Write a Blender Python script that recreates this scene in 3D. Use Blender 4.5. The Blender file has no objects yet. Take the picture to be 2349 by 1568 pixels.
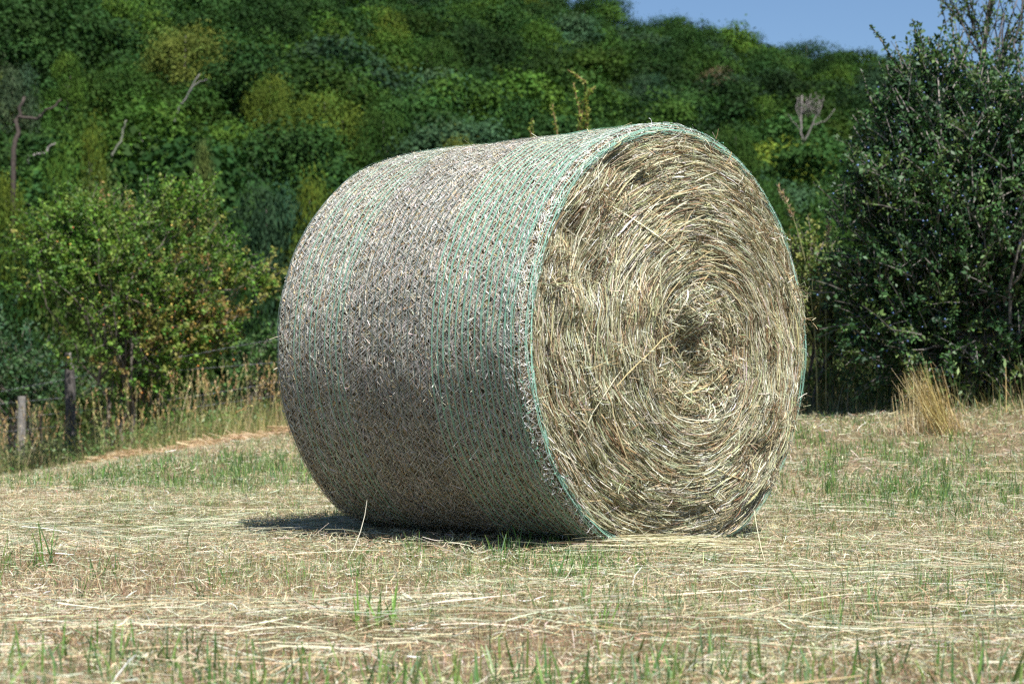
import bpy, math
import numpy as np
from numpy import pi, sin, cos

RNG = np.random.default_rng(7)
scene = bpy.context.scene
COL = scene.collection
V = np.array

# ------------------------------------------------------------------ camera geometry (metres, camera on the z axis)
CAMZ, PITCH, FPX, CX, CY = 0.46, 0.0251, 4568.0, 1174.5, 784.0


def at(px, py, D):
    """place of a point seen at (px, py) of the 2349 px wide photograph, D metres into the scene"""
    vx, vz = (px - CX) / FPX, (CY - py) / FPX
    c, s = cos(PITCH), sin(PITCH)
    d = V([vx, c - vz * s, s + vz * c])
    return d * (D / d[1]) + V([0, 0, CAMZ])


# ------------------------------------------------------------------ small maths
def smooth(a, b, x):
    t = np.clip((x - a) / (b - a), 0, 1)
    return t * t * (3 - 2 * t)


_LAT = np.random.default_rng(3).random((32, 32, 32))


def vnoise(x, y, z=0.0):
    """value noise 0..1"""
    x, y, z = np.broadcast_arrays(np.asarray(x, float), np.asarray(y, float), np.asarray(z, float))
    xi, yi, zi = np.floor(x).astype(int), np.floor(y).astype(int), np.floor(z).astype(int)
    fx, fy, fz = x - xi, y - yi, z - zi
    fx, fy, fz = [f * f * (3 - 2 * f) for f in (fx, fy, fz)]
    out = 0
    for a in (0, 1):
        for b in (0, 1):
            for c in (0, 1):
                w = (fx if a else 1 - fx) * (fy if b else 1 - fy) * (fz if c else 1 - fz)
                out = out + w * _LAT[(xi + a) % 32, (yi + b) % 32, (zi + c) % 32]
    return out


def norm(v):
    return v / (np.linalg.norm(v, axis=-1, keepdims=True) + 1e-12)


def pick(rng, palette, n, w=None):
    p = V([c for c in palette], float)
    w = None if w is None else V(w, float) / np.sum(w)
    return p[rng.choice(len(p), n, p=w)]


def jitter(rng, col, a=0.18):
    n = len(col)
    return np.clip(col * np.exp(rng.normal(0, a, (n, 1))) * np.exp(rng.normal(0, a * .3, (n, 3))), 0.004, 0.85)


# ------------------------------------------------------------------ mesh building
class Mesh:
    """collects quads and triangles with one colour per vertex"""

    def __init__(self):
        self.v, self.c, self.q, self.t, self.n = [], [], [], [], 0

    def add(self, v, c, q=None, t=None):
        v = np.asarray(v, np.float32).reshape(-1, 3)
        c = np.asarray(c, np.float32)
        if c.ndim == 1:
            c = np.tile(c, (len(v), 1))
        self.v.append(v)
        self.c.append(c[:, :3])
        if q is not None and len(q):
            self.q.append(np.asarray(q, np.int64).reshape(-1, 4) + self.n)
        if t is not None and len(t):
            self.t.append(np.asarray(t, np.int64).reshape(-1, 3) + self.n)
        self.n += len(v)

    def ribbons(self, P, S, hw, col):
        """P (N,K,3) centre lines, S (N,K,3) side directions, hw (N,K) half widths, col (N,3)"""
        N, K = P.shape[:2]
        S = norm(S) * hw[..., None]
        v = np.stack([P - S, P + S], 2).reshape(-1, 3)
        b = (np.arange(N)[:, None] * K + np.arange(K - 1)[None]).reshape(-1) * 2
        self.add(v, np.repeat(col, K * 2, 0), np.stack([b, b + 1, b + 3, b + 2], 1))

    def leaves(self, P, D, Nn, ln, wd, col):
        """rhombic leaves: base P, direction D, face normal Nn"""
        N = len(P)
        D = norm(D)
        S = norm(np.cross(D, Nn))
        U = np.cross(S, D)
        ln, wd = np.broadcast_to(ln, (N,))[:, None], np.broadcast_to(wd, (N,))[:, None]
        m = P + D * ln * .45
        v = np.stack([P, m + S * wd * .5 + U * wd * .12, P + D * ln - U * ln * .12, m - S * wd * .5 + U * wd * .12], 1)
        b = np.arange(N) * 4
        self.add(v.reshape(-1, 3), np.repeat(col, 4, 0), np.stack([b, b + 1, b + 2, b + 3], 1))

    def tube(self, pts, rad, col, sides=7):
        pts = np.asarray(pts, float)
        rad = np.broadcast_to(rad, (len(pts),))
        T = norm(np.gradient(pts, axis=0))
        ref = V([0.31, 0.2, 0.93]) if abs(T[0, 2]) < .8 else V([0.9, 0.3, 0.1])
        X = norm(np.cross(T, ref))
        Y = np.cross(T, X)
        a = np.linspace(0, 2 * pi, sides, endpoint=False)
        v = pts[:, None] + rad[:, None, None] * (cos(a)[None, :, None] * X[:, None] + sin(a)[None, :, None] * Y[:, None])
        K = len(pts)
        i, j = np.meshgrid(np.arange(K - 1), np.arange(sides), indexing='ij')
        j2 = (j + 1) % sides
        q = np.stack([i * sides + j, i * sides + j2, (i + 1) * sides + j2, (i + 1) * sides + j], -1).reshape(-1, 4)
        self.add(v.reshape(-1, 3), col, q)
        m = len(q)
        cap = [[(K - 1) * sides + k for k in (0, j_, j_ + 1)] for j_ in range(1, sides - 1)] + \
              [[k for k in (0, j_ + 1, j_)] for j_ in range(1, sides - 1)]
        self.t.append(V(cap) + self.n - len(v.reshape(-1, 3)))

    def spheres(self, P, r, col):
        """little octahedral berries, rounded once"""
        a = (1 + 5 ** .5) / 2
        ico = norm(V([(-1, a, 0), (1, a, 0), (-1, -a, 0), (1, -a, 0), (0, -1, a), (0, 1, a), (0, -1, -a), (0, 1, -a), (a, 0, -1), (a, 0, 1), (-a, 0, -1), (-a, 0, 1)], float))
        F = V([(0, 11, 5), (0, 5, 1), (0, 1, 7), (0, 7, 10), (0, 10, 11), (1, 5, 9), (5, 11, 4), (11, 10, 2), (10, 7, 6), (7, 1, 8), (3, 9, 4), (3, 4, 2), (3, 2, 6), (3, 6, 8), (3, 8, 9), (4, 9, 5), (2, 4, 11), (6, 2, 10), (8, 6, 7), (9, 8, 1)])
        N = len(P)
        v = P[:, None] + ico[None] * np.broadcast_to(r, (N,))[:, None, None]
        t = (np.arange(N)[:, None, None] * 12 + F[None]).reshape(-1, 3)
        self.add(v.reshape(-1, 3), np.repeat(col, 12, 0), t=t)

    def grid(self, P, col, wrap=False):
        """P (a,b,3) grid surface"""
        a, b = P.shape[:2]
        i, j = np.meshgrid(np.arange(a - 1), np.arange(b if wrap else b - 1), indexing='ij')
        j2 = (j + 1) % b
        q = np.stack([i * b + j, i * b + j2, (i + 1) * b + j2, (i + 1) * b + j], -1).reshape(-1, 4)
        self.add(P.reshape(-1, 3), col, q)

    def arrays(self):
        return np.concatenate(self.v), np.concatenate(self.c), \
            (np.concatenate(self.q) if self.q else np.zeros((0, 4), int)), (np.concatenate(self.t) if self.t else np.zeros((0, 3), int))

    def data(self, name, mat, shade_smooth=False):
        v, c, q, t = self.arrays()
        me = bpy.data.meshes.new(name)
        me.vertices.add(len(v))
        me.vertices.foreach_set('co', v.astype(np.float32).ravel())
        loops = np.concatenate([q.ravel(), t.ravel()]).astype(np.int32)
        me.loops.add(len(loops))
        me.loops.foreach_set('vertex_index', loops)
        nq, nt = len(q), len(t)
        me.polygons.add(nq + nt)
        start = np.concatenate([np.arange(nq) * 4, nq * 4 + np.arange(nt) * 3]).astype(np.int32)
        me.polygons.foreach_set('loop_start', start)
        if shade_smooth:
            me.polygons.foreach_set('use_smooth', np.ones(nq + nt, bool))
        me.update(calc_edges=True)
        at_ = me.attributes.new('col', 'FLOAT_COLOR', 'POINT')
        at_.data.foreach_set('color', np.c_[c, np.ones(len(c))].astype(np.float32).ravel())
        me.materials.append(mat)
        return me

    def build(self, name, mat, parent=None, shade_smooth=False):
        o = bpy.data.objects.new(name, self.data(name, mat, shade_smooth))
        COL.objects.link(o)
        o.parent = parent
        return o


def tag(o, label=None, cat=None, group=None, kind=None):
    for k, v in (('label', label), ('category', cat), ('group', group), ('kind', kind)):
        if v:
            o[k] = v
    return o


def empty(name, loc, **kw):
    o = bpy.data.objects.new(name, None)
    COL.objects.link(o)
    o.location = tuple(float(x) for x in loc)
    o.empty_display_size = .2
    return tag(o, **kw)


def shift(mesh, loc):
    """express the collected vertices relative to loc"""
    mesh.v = [v - np.asarray(loc, np.float32) for v in mesh.v]
    return mesh


# ------------------------------------------------------------------ materials (all procedural; colour of each fibre or leaf is in 'col')
def material(name, rough=.6, spec=.3, trans=0.0, tint=(1, 1, 1), noise=0.0, nscale=30.0, objcol=False, bump=0.0, bscale=200.0, coat=0.0):
    m = bpy.data.materials.new(name)
    m.use_nodes = True
    nt = m.node_tree
    N, L = nt.nodes, nt.links
    N.clear()
    out = N.new('ShaderNodeOutputMaterial')
    bs = N.new('ShaderNodeBsdfPrincipled')
    bs.inputs['Roughness'].default_value = rough
    bs.inputs['Specular IOR Level'].default_value = spec
    a = N.new('ShaderNodeAttribute')
    a.attribute_name = 'col'
    c = a.outputs['Color']

    def mul(c1, c2):
        mx = N.new('ShaderNodeMix')
        mx.data_type = 'RGBA'
        mx.blend_type = 'MULTIPLY'
        mx.inputs[0].default_value = 1
        L.new(c1, mx.inputs[6])
        if isinstance(c2, tuple):
            mx.inputs[7].default_value = (*c2, 1)
        else:
            L.new(c2, mx.inputs[7])
        return mx.outputs[2]
    if objcol:
        oi = N.new('ShaderNodeObjectInfo')
        c = mul(c, oi.outputs['Color'])
    if noise:
        tc = N.new('ShaderNodeTexCoord')
        nz = N.new('ShaderNodeTexNoise')
        nz.inputs['Scale'].default_value = nscale
        nz.inputs['Detail'].default_value = 6
        nz.inputs['Roughness'].default_value = .7
        L.new(tc.outputs['Object'], nz.inputs['Vector'])
        mr = N.new('ShaderNodeMapRange')
        mr.inputs[1].default_value, mr.inputs[2].default_value = .3, .7
        mr.inputs[3].default_value, mr.inputs[4].default_value = 1 - noise, 1 + noise
        L.new(nz.outputs['Fac'], mr.inputs[0])
        cb = N.new('ShaderNodeCombineColor')
        for k in range(3):
            L.new(mr.outputs[0], cb.inputs[k])
        c = mul(c, cb.outputs[0])
    if tint != (1, 1, 1):
        c = mul(c, tint)
    L.new(c, bs.inputs['Base Color'])
    if bump:
        tc = N.new('ShaderNodeTexCoord')
        nb = N.new('ShaderNodeTexNoise')
        nb.inputs['Scale'].default_value = bscale
        nb.inputs['Detail'].default_value = 5
        L.new(tc.outputs['Object'], nb.inputs['Vector'])
        bp = N.new('ShaderNodeBump')
        bp.inputs['Strength'].default_value = bump
        bp.inputs['Distance'].default_value = .01
        L.new(nb.outputs['Fac'], bp.inputs['Height'])
        L.new(bp.outputs['Normal'], bs.inputs['Normal'])
    sh = bs.outputs[0]
    if trans:
        tr = N.new('ShaderNodeBsdfTranslucent')
        L.new(mul(c, (1.15, 1.2, .75)), tr.inputs['Color'])
        mx = N.new('ShaderNodeMixShader')
        mx.inputs[0].default_value = trans
        L.new(sh, mx.inputs[1])
        L.new(tr.outputs[0], mx.inputs[2])
        sh = mx.outputs[0]
    L.new(sh, out.inputs['Surface'])
    return m


M_STRAW = material('dry_straw', .5, .4, .12)
M_CHAFF = material('pressed_hay', .55, .35, .05)
M_BODY = material('gap_shaded_hay', .9, .1, noise=.6, nscale=90, bump=.8, bscale=160)
M_NET = material('net_thread', .4, .45, .15)
M_GRASS = material('grass_blade', .45, .4, .3)
M_LEAF = material('leaf', .55, .2, .32)
M_GLOSSY = material('glossy_leaf', .48, .22, .25)
M_TREE = material('tree_foliage', .7, .08, .16, objcol=True)
M_BARK = material('bark', .9, .1, noise=.45, nscale=14, bump=.6, bscale=40)
M_WOOD = material('weathered_wood', .85, .15, noise=.45, nscale=25, bump=.6, bscale=60)
M_WIRE = material('galvanised_wire', .4, .5)
M_BERRY = material('berry', .35, .5)
M_SOIL = material('thatch', .95, .05, noise=.5, nscale=55, bump=.8, bscale=90)
M_FLOOR = material('forest_floor', .95, .05, noise=.5, nscale=.6)

# ------------------------------------------------------------------ terrain
FN = V([.8195, .573])          # across the fence, away from the camera
FP = V([-5.74, 26.0])          # foot of the old post


def beyond(x, y):
    return FN[0] * (x - FP[0]) + FN[1] * (y - FP[1])


def field(x, y):
    xx = np.clip(x, -9, 6)
    z = smooth(7, 12.5, y) * (.18 + .067 * xx - .085 * np.maximum(0, -xx - 2.0))
    away = .35 + .65 * smooth(.7, 1.5, np.hypot(x - .1, (y - 6.2)))
    z = z + away * (.045 * (vnoise(x * 1.3 + 3, y * 1.3) - .5) + .032 * (vnoise(x * 3.3, y * 3.3 + 9) - .5) + .022 * (vnoise(x * 8 + 5, y * 8 + 2) - .5))
    return z


def terrain(x, y):
    x, y = np.asarray(x, float), np.asarray(y, float)
    t = beyond(x, y)
    z = field(x, y)
    valley = -9.0
    z = z + (valley - z) * smooth(1.5, 38, t)
    u = -.6 * x + .8 * y - 62
    hill = np.where(u > 0, .3 * u, 0)
    hill = np.minimum(hill, 67.5 + .19 * np.maximum(0, 66 - x) + .5 * np.maximum(0, 21 - x) + .02 * hill)
    hill = hill + 3 * (vnoise(x / 45 + 5, y / 45) - .5) * smooth(0, 30, u)
    return z + np.maximum(hill, 0) * smooth(0, 14, u)


def make_ground():
    m = Mesh()
    xs = np.concatenate([np.linspace(-9, -3, 60), np.linspace(-2.95, 2.95, 170), np.linspace(3, 9, 60)])
    ys = np.concatenate([np.linspace(.2, 9, 250), np.linspace(9.1, 30, 260)])
    X, Y = np.meshgrid(xs, ys, indexing='ij')
    Z = field(X, Y)
    t = beyond(X, Y)
    Z = np.where(t > 1.5, terrain(X, Y), Z)
    n = vnoise(X * 3, Y * 3)[..., None]
    c = V([.17, .12, .08]) * (1 - n * .5) + V([.11, .12, .05]) * n * .5
    m.grid(np.stack([X, Y, Z], -1), c.reshape(-1, 3))
    tag(m.build('field_ground', M_SOIL, None, True), kind='structure', label='mown hay field with pale stubble')
    m = Mesh()
    g = np.concatenate([-np.geomspace(1500, 10, 60), np.linspace(-9, 9, 10), np.geomspace(10, 1500, 60)])
    h = np.concatenate([[-400, -100, -20], np.linspace(0, 30, 40), np.geomspace(31, 2500, 110)])
    X, Y = np.meshgrid(g, h, indexing='ij')
    Z = terrain(X, Y) - .25 * (1 - smooth(28, 34, np.maximum(Y, np.abs(X) * 3)))
    m.grid(np.stack([X, Y, Z], -1), V([.03, .04, .018]))
    tag(m.build('hillside', M_FLOOR, None, True), kind='structure', label='valley side under the wood')


# ------------------------------------------------------------------ the bale
R, BL = .651, 1.086
BC = V([.489, 5.9008, .6006])
TH = .801
BA = V([sin(TH), -cos(TH), 0.])
BB = V([-cos(TH), -sin(TH), 0.])
BZ = V([0, 0, 1.])
ZMIN = .012


def settle(p):
    k = .022
    z = p[..., 2]
    q = (z - ZMIN) / k
    p = p.copy()
    p[..., 2] = ZMIN + k * np.where(q > 20, q, np.log1p(np.exp(np.minimum(q, 20))))
    return p


def lump(s, phi):
    return .012 * (vnoise(s * 5 + 20, cos(phi) * 3 + 9, sin(phi) * 3 + 7) - .5) + .005 * (vnoise(s * 16 + 3, cos(phi) * 9 + 20, sin(phi) * 9 + 17) - .5)


def side_pt(s, phi, d=0.):
    s, phi = np.broadcast_arrays(np.asarray(s, float), np.asarray(phi, float))
    b = np.clip((-s - (BL - .05)) / .05, 0, 1)
    f = np.clip((s + .03) / .03, 0, 1)
    rho = R + d + lump(s, phi) - .035 * (1 - np.sqrt(np.maximum(0, 1 - b * b))) - .03 * (1 - np.sqrt(np.maximum(0, 1 - f * f)))
    rad = cos(phi)[..., None] * BB + sin(phi)[..., None] * BZ
    return settle(BC + s[..., None] * BA + rho[..., None] * rad)


def radial(phi):
    return np.asarray(cos(phi))[..., None] * BB + np.asarray(sin(phi))[..., None] * BZ


C0 = V([-.115, -.02])


def face_h(r, th):
    rn = r / R
    rr = .50 + .17 * cos(th - math.radians(222))
    out = 1 - np.clip((rn - rr) / (1 - rr), 0, 1)
    dish = np.clip((rr - rn) / rr, 0, 1)
    h = -.013 + .052 * out ** .9 - .026 * smooth(0, 1.2, dish)
    a = np.angle(np.exp(1j * (th - math.radians(-28))))
    win = smooth(1.5, .6, np.abs(a))
    h = h + .040 * win * (smooth(.215, .245, r) - 1) * smooth(0, .12, r) * .9
    h = h - .013 * win * (1 - smooth(.115, .135, r)) * smooth(.02, .06, r)
    tw = th / (2 * pi) * .11
    h = h + .010 * (vnoise((r + tw) * 26, cos(th) * 2.2 + 8, sin(th) * 2.2 + 8) - .5) * 2
    x, y = r * cos(th), r * sin(th)
    h = h + .018 * (vnoise(x * 7 + 30, y * 7 + 30) - .5) + .016 * (vnoise(x * 19 + 3, y * 19 + 40) - .5)
    # torn tufts low between rim and ridge at the upper left
    for bx, by, br, bh in ((.43, .20, .06, -.028), (.47, .31, .05, -.024), (.52, .02, .045, -.022), (-.30, -.33, .05, -.035), (.28, .50, .06, -.03)):
        h = h + bh * np.exp(-((x - bx) ** 2 + (y - by) ** 2) / br ** 2)
    return h


def face_xy(r, th):
    w = (1 - np.clip(r / R, 0, 1))[..., None]
    return np.stack([r * cos(th), r * sin(th)], -1) + C0 * w


def face_pt(r, th, d=0.):
    r, th = np.broadcast_arrays(np.asarray(r, float), np.asarray(th, float))
    p = face_xy(r, th)
    return settle(BC + p[..., :1] * BB + p[..., 1:] * BZ + (face_h(r, th) + d)[..., None] * BA)


PAL_FACE = [(.55, .525, .39), (.36, .36, .215), (.44, .35, .20), (.25, .16, .085), (.09, .075, .045), (.70, .68, .59), (.29, .28, .15)]
PAL_SIDE = [(.54, .50, .41), (.40, .36, .29), (.66, .63, .55), (.34, .25, .14), (.46, .36, .20), (.18, .15, .10)]


def make_bale():
    rng = np.random.default_rng(11)
    root = empty('hay_bale', (BC[0] - BA[0] * BL / 2, BC[1] - BA[1] * BL / 2, 0),
                 label='large round hay bale wrapped in pale green net, standing on mown stubble', cat='hay bale')
    loc = V(root.location)
    m = Mesh()
    phi = np.linspace(0, 2 * pi, 320, endpoint=False)
    s = np.concatenate([np.linspace(-BL, -BL + .07, 8), np.linspace(-BL + .09, -.04, 60), np.linspace(-.03, 0, 8)])
    S, P = np.meshgrid(s, phi, indexing='ij')
    m.grid(side_pt(S, P, -.006), V([.13, .105, .065]), wrap=True)
    r = np.linspace(R - .03, .0005, 110)
    Rr, P = np.meshgrid(r, phi, indexing='ij')
    m.grid(face_pt(Rr, P, -.018), V([.055, .045, .028]), wrap=True)  # backing coloured near black to give shade in the gaps between straws
    rb = np.linspace(.002, R - .056, 14)
    Rr, P = np.meshgrid(rb, phi, indexing='ij')
    m.grid(settle(BC - BA * (BL + .004) + Rr[..., None] * radial(P)), V([.2, .17, .11]), wrap=True)
    shift(m, loc).build('hay_body', M_BODY, root, True)

    # --- the coiled straw of the end
    m = Mesh()

    def face_straws(n, rlim, lscale, tilt_sd, wild, lift, wmul=1., dark=0.):
        r = R * .975 * np.sqrt(rng.uniform(rlim[0] ** 2, rlim[1] ** 2, n))
        th = rng.uniform(0, 2 * pi, n)
        L = np.clip(rng.lognormal(math.log(lscale), .5, n), .012, .24)
        tilt = rng.normal(.06, tilt_sd, n) + .14 * (vnoise(r * 22, cos(th) * 5 + 9, sin(th) * 5 + 9) - .5)
        wl = rng.random(n) < wild * (1 + 2.2 * (r < .16))
        tilt = np.where(wl, rng.uniform(-1.6, 1.6, n), tilt)
        L = np.where(wl, L * .6, L)
        K = 5
        t = np.linspace(-.5, .5, K)
        # along arcs, or straight for the loose ones
        rk = r[:, None] + (L * sin(tilt))[:, None] * t
        tk = th[:, None] + (L * cos(tilt) / np.maximum(r, .05))[:, None] * t
        rk = np.clip(np.abs(rk), .001, R * .985)
        d = rng.uniform(-.012, lift, n)[:, None] + (rng.normal(0, .006, n) + wl * rng.uniform(0, .01, n))[:, None] * (t * 2) + (rng.normal(.002, .004, n))[:, None] * (1 - 4 * t * t)
        d = np.maximum(d, -.015)
        Pk = face_pt(rk, tk, d)
        T = norm(np.gradient(Pk, axis=1))
        roll = rng.normal(0, .6, n)
        nrm = norm(BA + roll[:, None] * radial(th) + rng.normal(0, .25, (n, 3)))
        Sd = np.cross(T, nrm[:, None])
        hw = np.clip(rng.lognormal(math.log(.00088), .4, n), .0004, .0026) * wmul
        hw = hw[:, None] * V([.55, 1, 1, .9, .5])
        # colour drifts by layer; browner upper right stands in for the slope's shade
        z = vnoise((r + th / (2 * pi) * .11) * 17, cos(th) * 1.6 + 4, sin(th) * 1.6 + 4)
        z2 = vnoise(r * cos(th) * 14 + 9, r * sin(th) * 14 + 9, 2.)
        c = pick(rng, PAL_FACE, n, [.30, .22, .15, .09, .06, .07, .11])
        c2 = pick(rng, PAL_FACE, n, [.10, .26, .2, .22, .12, .02, .08])
        brown = np.clip((z - .45) * 2.2 + (z2 - .5) * 1.3 + .25 * cos(th - math.radians(135)) + dark, 0, .85)
        c = np.where((rng.random(n) < brown)[:, None], c2, c)
        m.ribbons(Pk, Sd, hw, jitter(rng, c, .2))
    face_straws(46000, (0, 1), .060, .16, .10, .006, .85)
    face_straws(24000, (0, 1), .085, .11, .06, .011, .95)
    face_straws(11000, (0, 1), .022, .9, .5, .013, .8)
    face_straws(3500, (0, .3), .045, .8, .7, .02, 1.2)
    # matted tufts
    for k in range(70):
        r0, t0 = R * math.sqrt(rng.uniform(.05, .9)), rng.uniform(0, 2 * pi)
        if k < 16:
            r0, t0 = R * rng.uniform(.72, .93), rng.uniform(-.2, .95)
        n = rng.integers(30, 90)
        p0 = face_pt(r0, t0, .002)
        q = p0 + rng.normal(0, .018, (n, 3)) + BA * rng.uniform(-.004, .014, (n, 1))
        dr = norm(rng.normal(0, 1, (n, 3)) - BA * .2)
        L = rng.uniform(.008, .04, n)[:, None, None]
        K = 3
        t = np.linspace(-.5, .5, K)[None, :, None]
        bend = rng.normal(0, .2, (n, 1, 3))
        Pk = q[:, None] + dr[:, None] * t * L + bend * (t ** 2) * L
        Pk = settle(Pk)
        c = pick(rng, PAL_FACE, n, [.1, .25, .18, .2, .17, .05, .05]) * rng.uniform(.7, 1.15)
        m.ribbons(Pk, np.cross(norm(np.gradient(Pk, axis=1)), norm(rng.normal(0, 1, (n, 1, 3)))), np.full((n, K), .0009), jitter(rng, c))
    # long pale stalks standing proud of the coil
    n = 75
    r = np.concatenate([rng.uniform(.35, .58, 22), R * np.sqrt(rng.uniform(.03, .9, n - 22))])
    th = np.concatenate([rng.uniform(.5, 1.7, 22), rng.uniform(0, 2 * pi, n - 22)])
    L = rng.uniform(.1, .34, n)
    tl = np.concatenate([rng.normal(.1, .1, 22), rng.normal(0, .5, n - 22)])
    t = np.linspace(-.5, .5, 7)
    rk = np.clip(r[:, None] + (L * sin(tl))[:, None] * t, .02, R * .97)
    tk = th[:, None] + (L * cos(tl) / np.maximum(r, .1))[:, None] * t
    Pk = face_pt(rk, tk, 0.)
    # straighten each stalk and hold it clear of the coil
    a, b = Pk[:, :1], Pk[:, -1:]
    st = a + (b - a) * (t + .5)[None, :, None]
    lift = (Pk - st) @ BA
    st = st * .6 + Pk * .4 + (np.maximum(lift.max(1) * .7, 0) + .008)[:, None, None] * BA
    m.ribbons(settle(st), np.cross(norm(np.gradient(st, axis=1)), (BA + .3 * BZ)), np.full((n, 7), .0017) * V([.7, 1, 1, 1, 1, .8, .4]), jitter(rng, pick(rng, [(.68, .64, .48), (.56, .52, .32), (.5, .4, .22)], n), .1))
    shift(m, loc).build('coiled_straw_end', M_STRAW, root)

    # --- chaff pressed under the net round the side
    m = Mesh()
    n = 66000
    s = -BL * rng.random(n) ** 1.0
    s = np.minimum(s, -.004)
    ph = rng.uniform(-1.0, 2.5, n)
    L = np.clip(rng.lognormal(math.log(.026), .5, n), .006, .09)
    an = rng.normal(0, .75, n) + pi / 2
    an = np.where(rng.random(n) < .25, rng.uniform(0, pi, n), an)
    K = 3
    t = np.linspace(-.5, .5, K)
    sk = np.minimum(s[:, None] + (L * cos(an))[:, None] * t, -.002)
    pk = ph[:, None] + (L * sin(an) / R)[:, None] * t
    d = rng.uniform(-.003, .0028, n)[:, None] + rng.normal(0, .0012, n)[:, None] * (t * 2)
    Pk = side_pt(sk, pk, d)
    nrm = norm(radial(ph) + rng.normal(0, .3, (n, 3)))
    c = pick(rng, PAL_SIDE, n, [.30, .22, .17, .13, .10, .08])
    patch = vnoise(s * 6 + 9, cos(ph) * 4 + 9, sin(ph) * 4 + 9)
    c = c * (.8 + .4 * patch)[:, None]
    m.ribbons(Pk, np.cross(norm(np.gradient(Pk, axis=1)), nrm[:, None]), np.clip(rng.lognormal(math.log(.0009), .35, n), .0005, .0020)[:, None] * np.ones(K), jitter(rng, c, .2))
    # ends poking through the net
    n = 2600
    s, ph = -BL * rng.random(n), rng.uniform(-.9, 2.5, n)
    p0 = side_pt(s, ph, -.002)
    dr = norm(radial(ph) * rng.uniform(.15, 1, (n, 1)) + rng.normal(0, .7, (n, 3)))
    L = rng.uniform(.005, .019, n) * np.where(rng.random(n) < .04, 2.6, 1)
    t = np.linspace(0, 1, 3)[None, :, None]
    Pk = p0[:, None] + dr[:, None] * t * L[:, None, None] + BZ * (-.1 * L[:, None, None] * t ** 2)
    m.ribbons(Pk, np.cross(dr[:, None] + 0 * Pk, norm(rng.normal(0, 1, (n, 1, 3)))), np.full((n, 3), .0009) * V([1, 1, .6]), jitter(rng, pick(rng, PAL_SIDE, n, [.3, .2, .2, .1, .1, .1]), .2))
    shift(m, loc).build('pressed_hay_side', M_CHAFF, root)

    # --- net wrap
    g, w = Mesh(), Mesh()
    pitch = .0252
    nc = int((BL - .03) / pitch)
    green_i = {4, 5, 7, 8, 10, 11, 12, 13} | set(range(28, nc + 1))
    NP = 300
    ph = np.linspace(-1.15, 2.6, NP)
    cords = []
    for i in range(nc + 1):
        s0 = -BL + .012 + i * pitch
        wob = .0016 * (vnoise(ph * 7, i * 1.7, 3.) - .5) * 2 + .004 * (vnoise(ph * .9, i * .31, 9.) - .5) * 2
        cords.append(s0 + wob)
        if i in green_i:
            strands = [(-.0016, .0010), (.0013, .0010)] + ([(.0042, .0006)] if i % 3 == 0 else [])
        else:
            strands = [(0, .0014)] if i % 2 else [(-.001, .0010), (.0012, .0008)]
        for off, hw in strands:
            ss = np.minimum(s0 + wob + off + .0006 * (vnoise(ph * 25, i * 3.1, off * 999) - .5) * 2, -.001)
            d = .0062 + .0014 * vnoise(ph * 14, i * 2.3, off * 500)
            P = side_pt(ss, ph, d)[None]
            if i in green_i:
                c = V([.25, .54, .39]) * rng.uniform(.85, 1.1)
                if i <= 13:
                    c = V([.24, .46, .34]) * rng.uniform(.8, 1.05)
            else:
                c = V([.16, .21, .19]) * rng.uniform(.8, 1.2)
            g.ribbons(P, np.tile(BA, (1, NP, 1)), np.full((1, NP), hw), c[None])
    # thin white cross threads of several layers
    for lay in range(3):
        st = .0175 / R
        for i in range(nc):
            o = rng.uniform(0, 2) * st
            a = np.arange(-1.15 + o, 2.6, st)
            nn = len(a)
            z = (np.arange(nn) + i) % 2
            lo, hi = np.interp(a, ph, cords[i]), np.interp(a, ph, cords[i + 1])
            sa = np.where(z, hi, lo)
            A0, A1 = np.stack([sa[:-1], sa[1:]], 1), np.stack([a[:-1], a[1:]], 1)
            tt = np.linspace(0, 1, 2)
            P = side_pt(np.minimum(A0, -.002), A1, .0026 + lay * .0012)
            kp = rng.random(len(P)) < .86
            P, A1 = P[kp] + rng.normal(0, .0012, (int(kp.sum()), 1, 3)), A1[kp]
            nn = len(P)
            cc = V([.70, .69, .66])[None] * rng.uniform(.6, 1.15, (nn, 1))
            w.ribbons(P, np.cross(norm(P[:, 1:] - P[:, :1]), radial(A1)), np.full((nn, 2), .00062), np.clip(cc, 0, .8))

    # bunched net edge rolled over the rim on to the end
    def rim_pt(e, phi, d=0.):
        """e<0 on the side (metres), 0..1 round the arris, >1 on the face"""
        e, phi = np.broadcast_arrays(np.asarray(e, float), np.asarray(phi, float))
        cr = .022
        a = np.clip(e, 0, 1) * pi / 2
        s = -cr + cr * sin(a) + np.minimum(e, 0)
        rho = R + .002 - cr + cr * cos(a) - np.maximum(e - 1, 0) * .03
        s = s + d * sin(a) - .012 * np.maximum(e - 1, 0)
        rho = rho + d * cos(a) + lump(-.03, phi)
        return settle(BC + s[..., None] * BA + rho[..., None] * radial(phi))
    NP2 = 520
    ph2 = np.linspace(-pi, pi, NP2)
    m0 = Mesh()
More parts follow.
